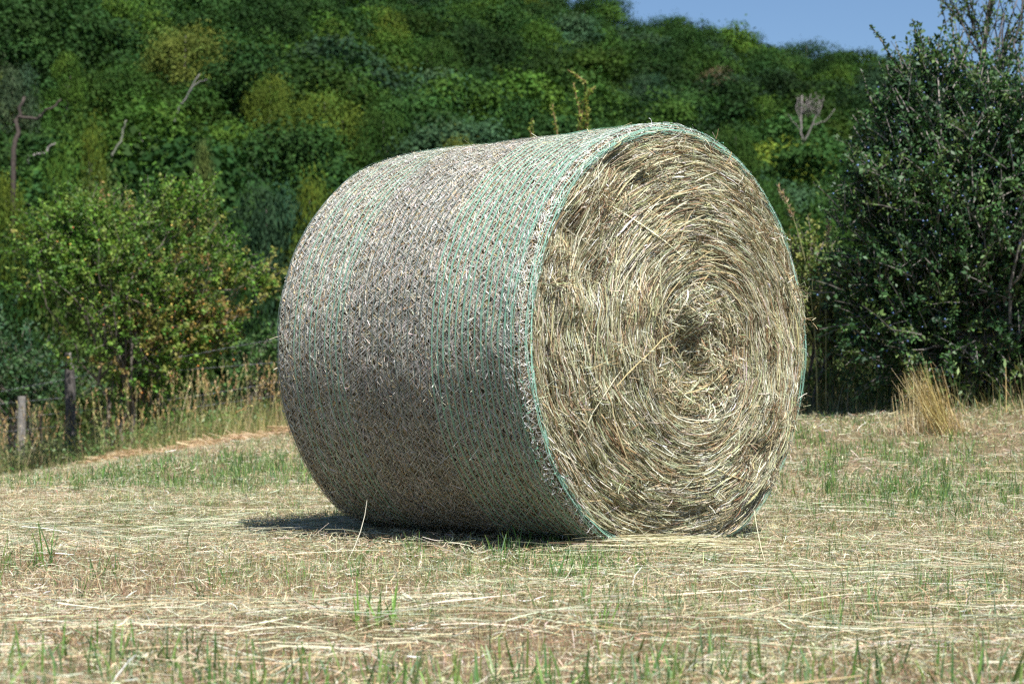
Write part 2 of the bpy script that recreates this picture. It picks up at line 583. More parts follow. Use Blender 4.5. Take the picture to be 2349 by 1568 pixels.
    for e0 in (-.046, -.034, -.022, -.008, .3, .62, .85, 1.0, 1.2):
        for k in range(1 + (e0 > .5)):
            e = e0 + .10 * (vnoise(ph2 * 3 + 30, e0 * 9 + k * 3, 5.) - .5) * (5 if e0 > 0 else .12) + .06 * (vnoise(ph2 * 14 + 60, e0 * 9 + k, 7.) - .5) * (2 if e0 > 0 else .06) + k * (.05 if e0 > 0 else .002)
            P = rim_pt(e, ph2, .003 + .003 * vnoise(ph2 * 20 + 90, e0 * 5 + k))
            T = norm(np.gradient(P, axis=0))
            out = norm(radial(ph2) * (1 - np.clip(e0, 0, 1)) + BA * np.clip(e0, .15, 1))
            c = V([.27, .50, .39]) * rng.uniform(.75, 1.15)
            g.ribbons(P[None], np.cross(T, out)[None], np.full((1, NP2), rng.uniform(.0006, .0010)), c[None])
    n = 3000
    p0 = rng.uniform(-pi, pi, n)
    e0 = rng.uniform(-.06, 0, n) * (rng.random(n) < .55) + rng.uniform(0, 1.7, n) * 0
    e0 = np.where(e0 < 0, e0, rng.uniform(0, 1.25, n))
    e1 = np.where(e0 < 0, e0 + rng.uniform(-.02, .02, n), np.maximum(e0 + rng.uniform(-.5, .5, n), -.02))
    ta = np.linspace(0, 1, 3)[None]
    P = rim_pt(e0[:, None] + (e1 - e0)[:, None] * ta, p0[:, None] + rng.uniform(.006, .03, n)[:, None] * ta, rng.uniform(.002, .007, n)[:, None])
    w.ribbons(P, np.cross(norm(np.gradient(P, axis=1)), radial(p0)[:, None] + BA), np.full((n, 3), .00055), np.clip(V([.66, .67, .64])[None] * rng.uniform(.55, 1.2, (n, 1)), 0, .82))
    # curled loose ends
    n = 480
    p0 = np.concatenate([rng.uniform(-pi, pi, 180), rng.uniform(-1.3, .35, 300)])
    K = 7
    P = np.zeros((n, K, 3))
    P[:, 0] = rim_pt(rng.uniform(-.5, 1.4, n) * (rng.random(n) < .8), p0, .003)
    dr = norm(radial(p0) * .6 + BA * .5 + rng.normal(0, .6, (n, 3)))
    for k in range(1, K):
        dr = norm(dr + rng.normal(0, .75, (n, 3)))
        P[:, k] = P[:, k - 1] + dr * rng.uniform(.002, .006, (n, 1))
    P = settle(P)
    cc = np.where((rng.random(n) < .25)[:, None], V([.14, .45, .28]), V([.7, .7, .7]))
    w.ribbons(P, np.cross(norm(np.gradient(P, axis=1)), norm(rng.normal(0, 1, (n, 1, 3)))), np.full((n, K), .0006), cc)
    for px, py, ln in ((1595, 292, .05), (1588, 296, .04), (1172, 1010, .16)):
        pass
    net = shift(w, loc).build('net_wrap', M_NET, root)
    shift(g, loc).build('green_cords', M_NET, net)
    return root


# ------------------------------------------------------------------ grasses and litter
PAL_DRY = [(.48, .365, .22), (.38, .26, .15), (.54, .45, .29), (.30, .19, .11), (.64, .57, .42), (.17, .11, .065)]
PAL_HAY = [(.42, .41, .26), (.51, .47, .32), (.33, .35, .22), (.28, .32, .22), (.62, .58, .45), (.40, .30, .18), (.20, .24, .17)]
PAL_GREEN = [(.10, .20, .045), (.15, .26, .06), (.07, .15, .05), (.20, .28, .08), (.12, .20, .09)]


def scatter(rng, n, y0, y1, power=1.0):
    """points of the field in the wedge in front of the camera, with a margin to both sides"""
    y = np.exp(rng.uniform(math.log(y0), math.log(y1), n)) if power == 0 else (y0 ** (power + 1) + rng.random(n) * (y1 ** (power + 1) - y0 ** (power + 1))) ** (1 / (power + 1))
    x = rng.uniform(-1, 1, n) * (.31 * y + .45)
    keep = beyond(x, y) < -.6
    # nothing grows through the bale
    q = np.stack([x - BC[0], y - BC[1]], -1)
    s, b = q @ BA[:2], q @ BB[:2]
    keep &= ~((s < .0) & (s > -BL) & (np.abs(b) < .22))
    return x[keep], y[keep]


def blades(m, rng, x, y, z, H, lean, hw, col, az=None, K=4, droop=.5):
    n = len(x)
    az = rng.uniform(0, 2 * pi, n) if az is None else az
    dv = np.stack([cos(az), sin(az), 0 * az], -1)
    t = np.linspace(0, 1, K)
    out = (H * sin(lean))[:, None] * (t + droop * t ** 2) / (1 + droop)
    up = (H * cos(lean))[:, None] * (t - .25 * droop * (lean > .5)[:, None] * t ** 2)
    P = np.stack([x, y, z], -1)[:, None] + dv[:, None] * out[..., None] + V([0, 0, 1.]) * up[..., None]
    fa = rng.uniform(0, 2 * pi, n)
    fv = np.stack([cos(fa), sin(fa), 0 * fa], -1)[:, None] + np.zeros_like(P)
    taper = np.linspace(1, .15, K) ** .6
    m.ribbons(P, fv, hw[:, None] * taper, col)
    return P


def lay(m, rng, x, y, z, L, hw, col, az, K=4, tilt=.12, sag=.0):
    n = len(x)
    dv = np.stack([cos(az), sin(az), 0 * az], -1)
    sv = np.stack([-sin(az), cos(az), 0 * az], -1)
    t = np.linspace(-.5, .5, K)
    tl = rng.normal(0, tilt, n)
    cur = rng.normal(0, .12, n)
    P = np.stack([x, y, z], -1)[:, None] + dv[:, None] * (L[:, None] * t)[..., None] + sv[:, None] * ((L * cur)[:, None] * (t * t * 4))[..., None]
    P[..., 2] += (L * tl)[:, None] * t - (L * rng.uniform(-.02, .08, n))[:, None] * t * t * 4 * .5
    g = field(P[..., 0], P[..., 1])
    P[..., 2] = np.maximum(P[..., 2], g + .002)
    roll = rng.normal(0, .7, n)
    S = sv + V([0, 0, 1.]) * roll[:, None]
    m.ribbons(P, S[:, None] + 0 * P, hw[:, None] * np.linspace(1, .5, K), col)


def ground_at(px, py):
    """point of the field seen at (px, py)"""
    Ds = np.linspace(2.2, 30, 4000)
    P = V([at(px, py, D) for D in Ds])
    i = np.argmax(P[:, 2] <= field(P[:, 0], P[:, 1]) + .012)
    return V([P[i, 0], P[i, 1], float(field(P[i, 0], P[i, 1]))])


def tussocks(rng, x, y, az, spread):
    """gather plants into tussocks and make them splay outwards"""
    n = len(x)
    nt = max(1, n // 26)
    k = rng.integers(0, nt, n)
    cx, cy = x[k], y[k]
    rr = spread * np.abs(rng.normal(0, 1, n)) * np.exp(rng.normal(0, .4, nt))[k]
    a = rng.uniform(0, 2 * pi, n)
    go = rng.random(n) < .62
    return np.where(go, cx + rr * cos(a), x), np.where(go, cy + rr * sin(a), y), np.where(go, a + rng.normal(0, .6, n), az), go


def low_by_shadow(x, y):
    return 1 - .5 * np.exp(-((x + .45) / .75) ** 2 - ((y - 5.9) / .7) ** 2)


def patch_green(x, y):
    g = vnoise(x * .9 + 11, y * .55 + 4) * .65 + vnoise(x * 3.1 + 1, y * 2.2 + 4) * .35
    return g


def make_field_cover():
    rng = np.random.default_rng(21)
    # stubble
    m = Mesh()
    for n, y0, y1, hmul, wmul in ((210000, 2.1, 9.0, 1., 1.), (90000, 2.1, 4.6, .8, .9), (90000, 8.5, 13.5, 1.1, 1.4), (120000, 9., 27., 1.15, 1.8)):
        x, y = scatter(rng, n, y0, y1)
        k = len(x)
        az = rng.uniform(0, 2 * pi, k)
        x, y, az, tus = tussocks(rng, x, y, az, .022 * wmul ** .5)
        tall = vnoise(x * 1.7 + 5, y * 1.7 + 2)
        tall = np.where(rng.random(k) < .10, tall + .6, tall)
        H = rng.uniform(.010, .046, k) * (.45 + .9 * tall) * hmul * low_by_shadow(x, y)
        c = pick(rng, PAL_DRY, k, [.26, .24, .15, .17, .08, .10])
        gr = rng.random(k) < np.clip((patch_green(x, y) - .33 + .08 * smooth(7, 9, y)) * 1.9, .06, .8)
        c = np.where(gr[:, None], pick(rng, [(.26, .29, .11), (.19, .25, .08), (.33, .33, .17)], k), c)
        blades(m, rng, x, y, field(x, y) - .004, H, np.abs(rng.normal(.40, .5, k)), rng.uniform(.0004, .0011, k) * wmul, jitter(rng, c, .28), az=az, K=4, droop=.8)
    tag(m.build('stubble', M_STRAW), kind='stuff', label='short dry stubble of the mown meadow')
    # hay litter lying in rough streaks
    m = Mesh()
    for n, y0, y1, lm, wm in ((110000, 2.1, 9.5, 1., .9), (42000, 9.5, 27., 1.3, 1.7)):
        x, y = scatter(rng, n, y0, y1)
        st = vnoise(x * .8 + 40, y * 2.6 + 8)
        kp = rng.random(len(x)) < np.clip(.25 + 1.3 * (st - .25), .12, 1)
        x, y, st = x[kp], y[kp], st[kp]
        k = len(x)
        L = np.clip(rng.lognormal(math.log(.042), .65, k), .01, .30) * lm
        az = rng.normal(0, .55, k) + .12
        az = np.where(rng.random(k) < .5, rng.uniform(0, pi, k), az)
        c = pick(rng, PAL_HAY, k, [.2, .2, .14, .12, .14, .12, .08])
        z = field(x, y) + rng.uniform(.003, .034, k) * (.5 + st)
        lay(m, rng, x, y, z, L, rng.uniform(.0004, .0011, k) * wm, jitter(rng, c, .22), az)
    # crumpled leaf and stem fragments lying every way
    for n, y0, y1, wm in ((190000, 2.1, 9., .9), (60000, 8.5, 13.5, 1.4), (45000, 9., 27., 1.9)):
        x, y = scatter(rng, n, y0, y1)
        k = len(x)
        L = np.clip(rng.lognormal(math.log(.022), .5, k), .006, .08) * wm ** .5
        dr = norm(rng.normal(0, 1, (k, 3)) * V([1, 1, .55]))
        bend = rng.normal(0, .35, (k, 1, 3))
        t = np.linspace(-.5, .5, 4)[None, :, None]
        P = np.stack([x, y, field(x, y) + rng.uniform(.004, .034, k)], -1)[:, None] + (dr[:, None] * t + bend * t * t) * L[:, None, None]
        c = pick(rng, PAL_HAY + PAL_DRY, k, [.09, .08, .07, .06, .07, .08, .05, .12, .12, .08, .09, .05, .06])
        m.ribbons(P, np.cross(norm(np.gradient(P, axis=1)), norm(rng.normal(0, 1, (k, 1, 3)))), rng.uniform(.0003, .0011, k)[:, None] * wm * V([.7, 1, .9, .5]), jitter(rng, c, .28))
    n = 330
    x, y = scatter(rng, n, 2.1, 9)
    k = len(x)
    lay(m, rng, x, y, field(x, y) + rng.uniform(.02, .05, k), rng.uniform(.12, .40, k), rng.uniform(.0006, .0013, k), jitter(rng, pick(rng, [(.66, .62, .44), (.58, .54, .34), (.5, .36, .17), (.44, .46, .28)], k), .12), rng.normal(.05, .6, k), K=6, tilt=.06)
    n = 260
    x, y = scatter(rng, n, 2.2, 4.4)
    k = len(x)
    lay(m, rng, x, y, field(x, y) + rng.uniform(.015, .04, k), rng.uniform(.10, .34, k), rng.uniform(.0010, .0020, k), jitter(rng, pick(rng, [(.56, .5, .36), (.5, .44, .28), (.44, .33, .19)], k), .12), rng.normal(.0, .45, k), K=6, tilt=.05)
    for px, py, sx, sy, n, a0 in ((420, 1185, .5, .35, 2600, .05), (250, 1235, .5, .25, 2200, .0), (620, 1215, .3, .2, 1000, .1), (1950, 1275, .45, .22, 2600, -.05), (2200, 1310, .35, .2, 1600, .1), (1750, 1330, .35, .15, 1200, -.1),
                                  (1100, 1440, .3, .12, 900, .05), (500, 1420, .3, .15, 900, -.1), (2000, 1460, .3, .12, 900, .0), (1850, 1190, .4, .3, 1500, .0)):
        p = ground_at(px, py)
        n = int(n * .42)
        x, y = p[0] + rng.normal(0, sx, n), p[1] + rng.normal(0, sy, n)
        mess = vnoise(x * 5, y * 9) > .42
        x, y = x[mess], y[mess]
        ok = np.abs((np.stack([x - BC[0], y - BC[1]], -1) @ BB[:2])) > .22
        x, y = x[ok], y[ok]
        k = len(x)
        lay(m, rng, x, y, field(x, y) + rng.uniform(.008, .045, k), rng.uniform(.05, .26, k), rng.uniform(.0005, .0012, k), jitter(rng, pick(rng, PAL_HAY, k, [.2, .16, .2, .18, .08, .08, .1]), .2), a0 + rng.normal(0, .5, k), K=6, tilt=.08)
    tag(m.build('hay_litter', M_STRAW), kind='stuff', label='loose cut hay strewn over the stubble')
    # fresh green regrowth
    m = Mesh()
    for n, y0, y1, wm in ((34000, 2.1, 9., .9), (70000, 8.5, 27., 1.4)):
        x, y = scatter(rng, n, y0, y1)
        g = patch_green(x, y)
        far = smooth(8, 12, y)
        kp = rng.random(len(x)) < np.clip((g - .38 + .10 * far) * 2.8, .06, 1) * (.6 + .4 * far)
        x, y = x[kp], y[kp]
        k = len(x)
        x, y, az, go = tussocks(rng, x, y, rng.uniform(0, 2 * pi, k), .02)
        H = rng.uniform(.015, .065, k) * low_by_shadow(x, y)
        blades(m, rng, x, y, field(x, y), H, np.abs(rng.normal(.35, .3, k)), rng.uniform(.0007, .0019, k) * wm, jitter(rng, pick(rng, PAL_GREEN, k), .2), az=az, K=4)
    for px, py, sx, sy, n in ((450, 1072, .55, .9, 2600), (280, 1105, .5, .6, 1300), (620, 1080, .35, .7, 1500), (90, 1120, .4, .8, 900), (2040, 1128, .22, .35, 900), (2270, 1105, .3, .7, 1500),
                              (1900, 1150, .25, .4, 700), (1960, 1055, .4, .7, 1500), (2180, 1175, .3, .3, 600), (1310, 1300, .12, .15, 260), (1160, 1270, .2, .1, 160), (60, 1300, .12, .2, 160), (1450, 1400, .15, .2, 160), (2100, 1390, .2, .25, 200), (560, 1330, .3, .2, 160)):
        p = ground_at(px, py)
        x, y = p[0] + rng.normal(0, sx, n), p[1] + rng.normal(0, sy, n)
        x, y, az, go = tussocks(rng, x, y, rng.uniform(0, 2 * pi, n), .025)
        ok = (beyond(x, y) < -.6) & (np.abs((np.stack([x - BC[0], y - BC[1]], -1) @ BB[:2])) > .3)
        x, y, az = x[ok], y[ok], az[ok]
        k = len(x)
        w = 1 + .5 * (p[1] > 8)
        blades(m, rng, x, y, field(x, y), rng.uniform(.02, .085, k), np.abs(rng.normal(.35, .3, k)), rng.uniform(.0009, .0022, k) * w, jitter(rng, pick(rng, PAL_GREEN, k), .2), az=az, K=4)
    # greener strip along the lower edge of the view
    for cx, cy, sx, sy, n in ((-.36, 3.02, .34, .12, 420), (.02, 3.2, .4, .12, 140), (.45, 3.05, .3, .1, 150), (-.62, 3.25, .1, .14, 60)):
        x, y = rng.normal(cx, sx, n), rng.normal(cy, sy, n)
        blades(m, rng, x, y, field(x, y), rng.uniform(.025, .085, n), np.abs(rng.normal(.3, .3, n)), rng.uniform(.0014, .0034, n), jitter(rng, pick(rng, PAL_GREEN, n), .2), K=5)
    tag(m.build('green_regrowth', M_GRASS), kind='stuff', label='fresh green grass blades regrowing in the stubble')
    # tufts one can point to
    for px, py, D, n, h, lab in ((860, 1425, 3.75, 26, .085, 'bright green grass tuft in the stubble left of centre in the foreground'),
                                 (1335, 1330, 4.55, 24, .10, 'upright green grass tuft in front of the netted bale edge'),
                                 (2045, 1140, 7.6, 34, .085, 'lush green grass tuft in the stubble right of the bale'),
                                 (1255, 1250, 5.3, 40, .07, 'low row of green blades against the dark underside of the bale'),
                                 (95, 1290, 5.2, 8, .11, 'few broad green blades standing alone at the left of the stubble'),
                                 (1395, 1440, 3.7, 12, .06, 'small dark green leaf tuft in the centre foreground')):
        p = ground_at(px, py)
        z0 = float(p[2])
        m = Mesh()
        sx = .022 if n != 40 else .040
        x, y = rng.normal(0, sx, n), rng.normal(0, .015, n)
        blades(m, rng, x, y, 0 * x + field(x + p[0], y + p[1]) - z0, rng.uniform(.45, 1.15, n) * h, np.abs(rng.normal(.28, .26, n)), rng.uniform(.0016, .0034, n), jitter(rng, pick(rng, [(.11, .25, .045), (.17, .32, .06), (.09, .18, .05)], n), .15), K=5)
        o = m.build('grass_tuft', M_GRASS)
        o.location = (p[0], p[1], z0)
        tag(o, lab, 'grass tuft', 'green tufts in the stubble')


def make_loose_straw():
    rng = np.random.default_rng(31)
    # golden wisp at the foot of the bale
    m = Mesh()
    n = 210
    a = ground_at(1545, 1262)
    o = V([a[0], a[1], float(field(a[0], a[1]))])
    u = rng.normal(0, .11, n)
    x = o[0] + u
    y = o[1] + rng.normal(0, .04, n) - .45 * (u - .02) * (u > .02)
    z = field(x, y) + rng.uniform(.01, .055, n)
    az = rng.normal(0, .14, n) - .40 * smooth(.0, .3, u) + .08
    lay(m, rng, x, y, z, rng.uniform(.08, .30, n), rng.uniform(.0007, .0014, n), jitter(rng, pick(rng, [(.56, .51, .33), (.48, .46, .28), (.62, .57, .42), (.46, .34, .19)], n, [.4, .3, .2, .1]), .12), az, K=7, tilt=.03)
    # two stalks leaning up against the end
    for p0, p1 in (((1890, 1285, 5.3), (1500, 1155, 5.75)), ((1760, 1292, 5.3), (1730, 1170, 5.45)), ((1560, 1232, 5.5), (1450, 1190, 5.68))):
        q0, q1 = at(*p0), at(*p1)
        q0[2] = field(q0[0], q0[1]) + .01
        t = np.linspace(0, 1, 6)[:, None]
        P = q0 + (q1 - q0) * t + V([0, 0, -.02]) * (t * (1 - t)) * 4
        m.ribbons(P[None], np.tile(np.cross(q1 - q0, V([0, 1., .2])), (1, 6, 1)), np.full((1, 6), .0008), V([[.56, .52, .36]]))
    ob = shift(m, o).build('straw_wisp', M_STRAW)
    ob.location = tuple(o)
    tag(ob, 'flat wisp of long golden straw lying at the foot of the bale end', 'straw')
    # pale dry stems standing before the shadowed side
    for p0, p1, lab in (((795, 1285, 5.35), (842, 1146, 5.4), 'thin pale straw leaning over the bale shadow'),
                        ((1160, 1310, 5.0), (945, 1227, 5.1), 'long white straw lying aslant before the shaded underside of the bale')):
        q0, q1 = at(*p0), at(*p1)
        q0[2] = field(q0[0], q0[1]) + .005
        m = Mesh()
        t = np.linspace(0, 1, 5)[:, None]
        P = (q1 - q0) * t + V([.01, 0, .0]) * (t * (1 - t)) * 4
        m.ribbons(P[None], np.tile(np.cross(q1 - q0, V([0, 1., .2])), (1, 5, 1)), np.full((1, 5), .0010) * V([1, 1, .9, .7, .4]), V([[.64, .6, .46]]))
        ob = m.build('straw_stalk', M_STRAW)
        ob.location = tuple(q0)
        tag(ob, lab, 'straw')
    # leaning sheaf of uncut straw at the field edge on the right
    base = ground_at(2140, 988)
    m = Mesh()
    n = 330
    hx = rng.normal(0, .034, n)
    x, y = hx * 1.2 + .07, rng.normal(0, .05, n)
    z = field(x + base[0], y + base[1]) - base[2]
    sc = base[1] / 9.6
    H = sc * rng.uniform(.12, .36, n) * np.where(rng.random(n) < .12, 1.15, 1)
    blades(m, rng, x, y, z, H, np.clip(rng.normal(.44, .15, n), 0, 1.1), rng.uniform(.0011, .0022, n), jitter(rng, pick(rng, [(.40, .29, .10), (.50, .38, .15), (.33, .26, .09), (.56, .46, .24)], n), .15), az=rng.normal(pi, .45, n), K=5, droop=.1)
    n = 130
    x, y = rng.normal(-.10, .04, n), rng.normal(0, .04, n)
    blades(m, rng, x, y, field(x + base[0], y + base[1]) - base[2], sc * rng.uniform(.1, .32, n), np.abs(rng.normal(.10, .12, n)), rng.uniform(.0010, .0019, n), jitter(rng, pick(rng, [(.52, .40, .20), (.6, .5, .3)], n), .15), K=5, droop=.1)
    n = 700
    x, y = rng.normal(0, .13, n), rng.normal(0, .05, n)
    blades(m, rng, x, y, field(x + base[0], y + base[1]) - base[2], rng.uniform(.03, .12, n), np.abs(rng.normal(.6, .4, n)), rng.uniform(.001, .002, n), jitter(rng, pick(rng, PAL_DRY, n), .15), K=4)
    ob = m.build('straw_clump', M_STRAW)
    ob.location = tuple(base)
    tag(ob, 'leaning clump of uncut golden straw at the field edge under the dark bush', 'straw clump')


def make_verge():
    rng = np.random.default_rng(41)
    # rank grass and weeds along the fence
    m = Mesh()
    n = 30000
    q = rng.uniform(-7, 19, n)                       # along the fence, left to right is negative to positive
    t = rng.normal(-.15, .55, n)
    t = np.clip(t, -1.25, 2.5)
    dirv = V([FN[1], -FN[0]])
    x = FP[0] + dirv[0] * q + FN[0] * t
    y = FP[1] + dirv[1] * q + FN[1] * t
    ok = (y > 8.5)
    x, y, t, q = x[ok], y[ok], t[ok], q[ok]
    k = len(x)
    right = smooth(9.5, 12, q)
    H = rng.uniform(.12, .66, k) * (.35 + .5 * vnoise(q * 3.3, t * 5 + 7.) + .1 + .6 * vnoise(q * 1.1, t * 2)) * (.68 + .32 * right) * (.45 + .55 * smooth(-1.2, -.3, t)) * (1 + .35 * right)
    c = pick(rng, [(.42, .34, .17), (.30, .27, .10), (.17, .20, .06), (.48, .40, .22), (.11, .16, .045)], k, [.28, .24, .22, .12, .14])
    cg = pick(rng, [(.06, .11, .035), (.085, .13, .045), (.13, .16, .06), (.24, .2, .1)], k, [.4, .3, .15, .15])
    c = c * (1 - .25 * right[:, None])  # darker colour at the right stands in for shade under the bush
    c = np.where((rng.random(k) < .75 * right + .35 * (vnoise(q * .8, 3.) > .55))[:, None], cg, c)
    blades(m, rng, x, y, terrain(x, y) - .01, H, np.abs(rng.normal(.32, .32, k)), rng.uniform(.0014, .0040, k), jitter(rng, c, .28), K=5, droop=1.3)
    # lit fringe in front of the dark bush
    n = 6500
    q = rng.uniform(12.2, 17.8, n)
    t = rng.uniform(-1.45, -.3, n)
    x, y = FP[0] + dirv[0] * q + FN[0] * t, FP[1] + dirv[1] * q + FN[1] * t
    H = rng.uniform(.07, .34, n) * (.4 + 1.1 * vnoise(q * 2.2, t * 3)) * np.where(rng.random(n) < .10, 2.6, 1) * (.5 + .5 * smooth(-1.35, -.6, t))
    c = pick(rng, [(.40, .31, .16), (.30, .25, .10), (.13, .18, .06), (.09, .15, .045), (.46, .38, .22)], n, [.24, .18, .24, .2, .14])
    blades(m, rng, x, y, terrain(x, y) - .01, H, np.abs(rng.normal(.35, .35, n)), rng.uniform(.0012, .0034, n), jitter(rng, c, .25), K=5, droop=1.4)
    # scrubby weeds at the fence, leafy stems
    n = 1500
    q = np.concatenate([rng.uniform(-6, 6, n // 2), rng.uniform(12, 17.5, n - n // 2)])
    t = rng.normal(-.35, .4, n)
    x, y = FP[0] + dirv[0] * q + FN[0] * t, FP[1] + dirv[1] * q + FN[1] * t
    b = np.stack([x, y, terrain(x, y) + rng.uniform(.03, .4, n)], -1)
    bb = np.repeat(b, 9, 0) + rng.normal(0, .05, (n * 9, 3))
    m.leaves(bb, norm(rng.normal(0, 1, (n * 9, 3))), norm(rng.normal(0, .6, (n * 9, 3)) + V([0, -.2, .8])), rng.uniform(.03, .07, n * 9), rng.uniform(.015, .03, n * 9), jitter(rng, pick(rng, [(.08, .15, .04), (.12, .18, .05), (.16, .19, .06)], n * 9), .2))
    # stalks with seed heads
    n = 900
    q = rng.uniform(-6, 16, n)
    t = rng.normal(-.2, .45, n)
    x, y = FP[0] + dirv[0] * q + FN[0] * t, FP[1] + dirv[1] * q + FN[1] * t
    H = rng.uniform(.45, .95, n) * (1 - .15 * smooth(9, 12, q))
    c = jitter(rng, pick(rng, [(.46, .36, .2), (.38, .28, .14), (.36, .36, .16)], n), .15)
    P = blades(m, rng, x, y, terrain(x, y), H, np.abs(rng.normal(.22, .16, n)), np.full(n, .0022), c, K=8, droop=1.2)
    tip, d = P[:, -1], norm(P[:, -1] - P[:, -2])
    for k in range(14):
        f = rng.uniform(-.16, .02, n)[:, None]
        b = tip + d * f
        dd = norm(d + rng.normal(0, .35, (n, 3)))
        m.leaves(b, dd, norm(rng.normal(0, 1, (n, 3))), rng.uniform(.02, .05, n), rng.uniform(.006, .012, n), jitter(rng, c * V([1.15, 1.05, .95]), .2))
    tag(m.build('verge_grass', M_GRASS), kind='stuff', label='rank grass and weeds along the wire fence')
    # tall stems beside the bale on the right
    for px, py0, top, D, lean, lab in ((1835, 900, 430, 12.5, -.5, 'tall arching grass stem with a drooping seed head right of the bale'),
                                      (1895, 900, 500, 12.7, .15, 'second tall grass stem with a reddish head between bale and dark bush')):
        p = at(px + (40 if lean < 0 else 0), py0, D)
        p[2] = float(terrain(p[0], p[1]))
        tp = at(px - (48 if lean < 0 else -6), top, D) - p
        m = Mesh()
        t = np.linspace(0, 1, 12)[:, None]
        P = V([0, 0, 1.]) * tp[2] * (1.18 * t - .18 * t ** 3) + V([tp[0], tp[1], 0]) * t ** 2.4
        m.tube(P, np.linspace(.0045, .002, 12), V([.33, .33, .15]), 5)
        n = 60
        f = rng.uniform(.80, 1.0, n)
        b = np.stack([np.interp(f, t[:, 0], P[:, k]) for k in range(3)], -1)
        dd = norm(np.gradient(P, axis=0)[-1][None] + rng.normal(0, .35 * .15, (n, 3)))
        m.leaves(b, dd, norm(rng.normal(0, 1, (n, 3))), .035, .009, jitter(rng, np.tile(V([.42, .31, .2]), (n, 1)), .2))
        n = 7
        f = rng.uniform(.1, .55, n)
        b = np.stack([np.interp(f, t[:, 0], P[:, k]) for k in range(3)], -1)
        m.leaves(b, norm(rng.normal(0, 1, (n, 3)) + V([0, 0, .9])), norm(rng.normal(0, 1, (n, 3))), .22, .01, jitter(rng, np.tile(V([.2, .24, .08]), (n, 1)), .2))
        o = m.build('tall_grass', M_GRASS)
        o.location = tuple(p)
        tag(o, lab, 'tall grass')
    # raked swath of brown hay by the verge on the left
    m = Mesh()
    n = 9000
    u = rng.random(n)
    a0, a1 = at(215, 1072, 22.8), at(720, 992, 18.6)
    w = rng.normal(0, .30, n)
    x = a0[0] + (a1[0] - a0[0]) * u + FN[0] * w * .8
    y = a0[1] + (a1[1] - a0[1]) * u + FN[1] * w * .8
    hh = .10 * np.exp(-(w / .25) ** 2) * (.6 + .8 * vnoise(u * 14, 3.))
    lay(m, rng, x, y, field(x, y) + .005 + hh * rng.random(n), rng.uniform(.08, .35, n), rng.uniform(.002, .0042, n), jitter(rng, pick(rng, [(.50, .36, .21), (.42, .29, .17), (.56, .43, .27), (.34, .22, .12)], n), .15), rng.normal(-.9, .5, n), K=4, tilt=.15)
    tag(m.build('hay_swath', M_STRAW), kind='stuff', label='raked strip of brown hay along the field edge')


# ------------------------------------------------------------------ fence
def make_fence():
    rng = np.random.default_rng(51)
    root = empty('wire_fence', (FP[0], FP[1], float(terrain(*FP))), label='old barbed wire fence with leaning grey posts along the field edge', cat='fence')
    loc = V(root.location)

    def post(px, py, D, z_extra, rad, lean, col, snag):
        top = at(px, py, D)
        b = V([top[0] - lean, top[1], float(terrain(top[0], top[1])) - .2])
        m = Mesh()
        K, S = 14, 12
        t = np.linspace(0, 1, K)
        a = np.linspace(0, 2 * pi, S, endpoint=False)
        c = b + (top - b) * t[:, None]
        rr = rad * (1 + .12 * (vnoise(t[:, None] * 7, cos(a)[None] * 2 + 5, sin(a)[None] * 2 + 5) - .5) * 2) * (1.04 - .1 * t[:, None])
        P = c[:, None] + rr[..., None] * (cos(a)[None, :, None] * V([1, 0, 0]) + sin(a)[None, :, None] * V([0, 1, 0]))
        if snag:   # split top: one side broken away
            cut = np.where(cos(a) > .1, -.26 + .1 * rng.random(S), .03 * rng.random(S))
            P[-1, :, 2] += cut
            P[-2, :, 2] += cut * .75
            P[-3, :, 2] += cut * .4
        m.grid(P, col, wrap=True)
        i = (K - 1) * S
        v0 = P[-1].mean(0)
        m.add(np.concatenate([P[-1], v0[None]]), col * 1.5, t=[(k, (k + 1) % S, S) for k in range(S)])
        shift(m, loc).build('post', M_WOOD, root)
    post(160, 812, 26, 0, .072, -.03, V([.10, .09, .082]), True)
    post(50, 908, 28.6, 0, .062, .01, V([.2, .185, .165]), False)
    # wires: each passes through these seen points
    runs = [[(-40, 905, 29.5), (160, 868, 26), (530, 796, 23.2), (632, 778, 22.4), (1874, 690, 15), (2420, 655, 12.9)],
            [(-40, 930, 29.5), (160, 910, 26), (308, 874, 24.9), (410, 849, 24.2), (632, 831, 22.4), (1874, 747, 15), (2420, 723, 12.9)],
            [(-40, 965, 29.5), (160, 945, 26), (465, 906, 23.6), (632, 877, 22.4), (1953, 827, 14.6), (2420, 815, 12.9)],
            [(-40, 995, 29.5), (160, 975, 26), (308, 950, 24.9), (410, 938, 24.2), (640, 907, 22.4), (1953, 890, 14.6), (2420, 882, 12.9)]]
    for run in runs:
        m = Mesh()
        pts = V([at(*p) for p in run])
        q = pts[:, 0]
        x = np.linspace(q[0], q[-1], 420)
        P = np.stack([x, np.interp(x, q, pts[:, 1]), np.interp(x, q, pts[:, 2])], -1)
        for k in (0, 1):      # two twisted strands
            tw = np.linspace(0, 220, 420) + k * pi
            m.tube(P + np.stack([0 * tw, cos(tw) * .0022, sin(tw) * .0022], -1), .0021, V([.22, .22, .23]), 4)
        nb = 90               # barbs
        xb = np.linspace(x[0], x[-1], nb) + rng.normal(0, .01, nb)
        b = np.stack([xb, np.interp(xb, x, P[:, 1]), np.interp(xb, x, P[:, 2])], -1)
        for k in range(4):
            d = norm(rng.normal(0, 1, (nb, 3)))
            m.ribbons(np.stack([b - d * .014, b + d * .014], 1), np.tile(V([.2, .3, .9]), (nb, 2, 1)), np.full((nb, 2), .0016), np.tile(V([.24, .24, .25]), (nb, 1)))
        shift(m, loc).build('barbed_wire', M_WIRE, root)


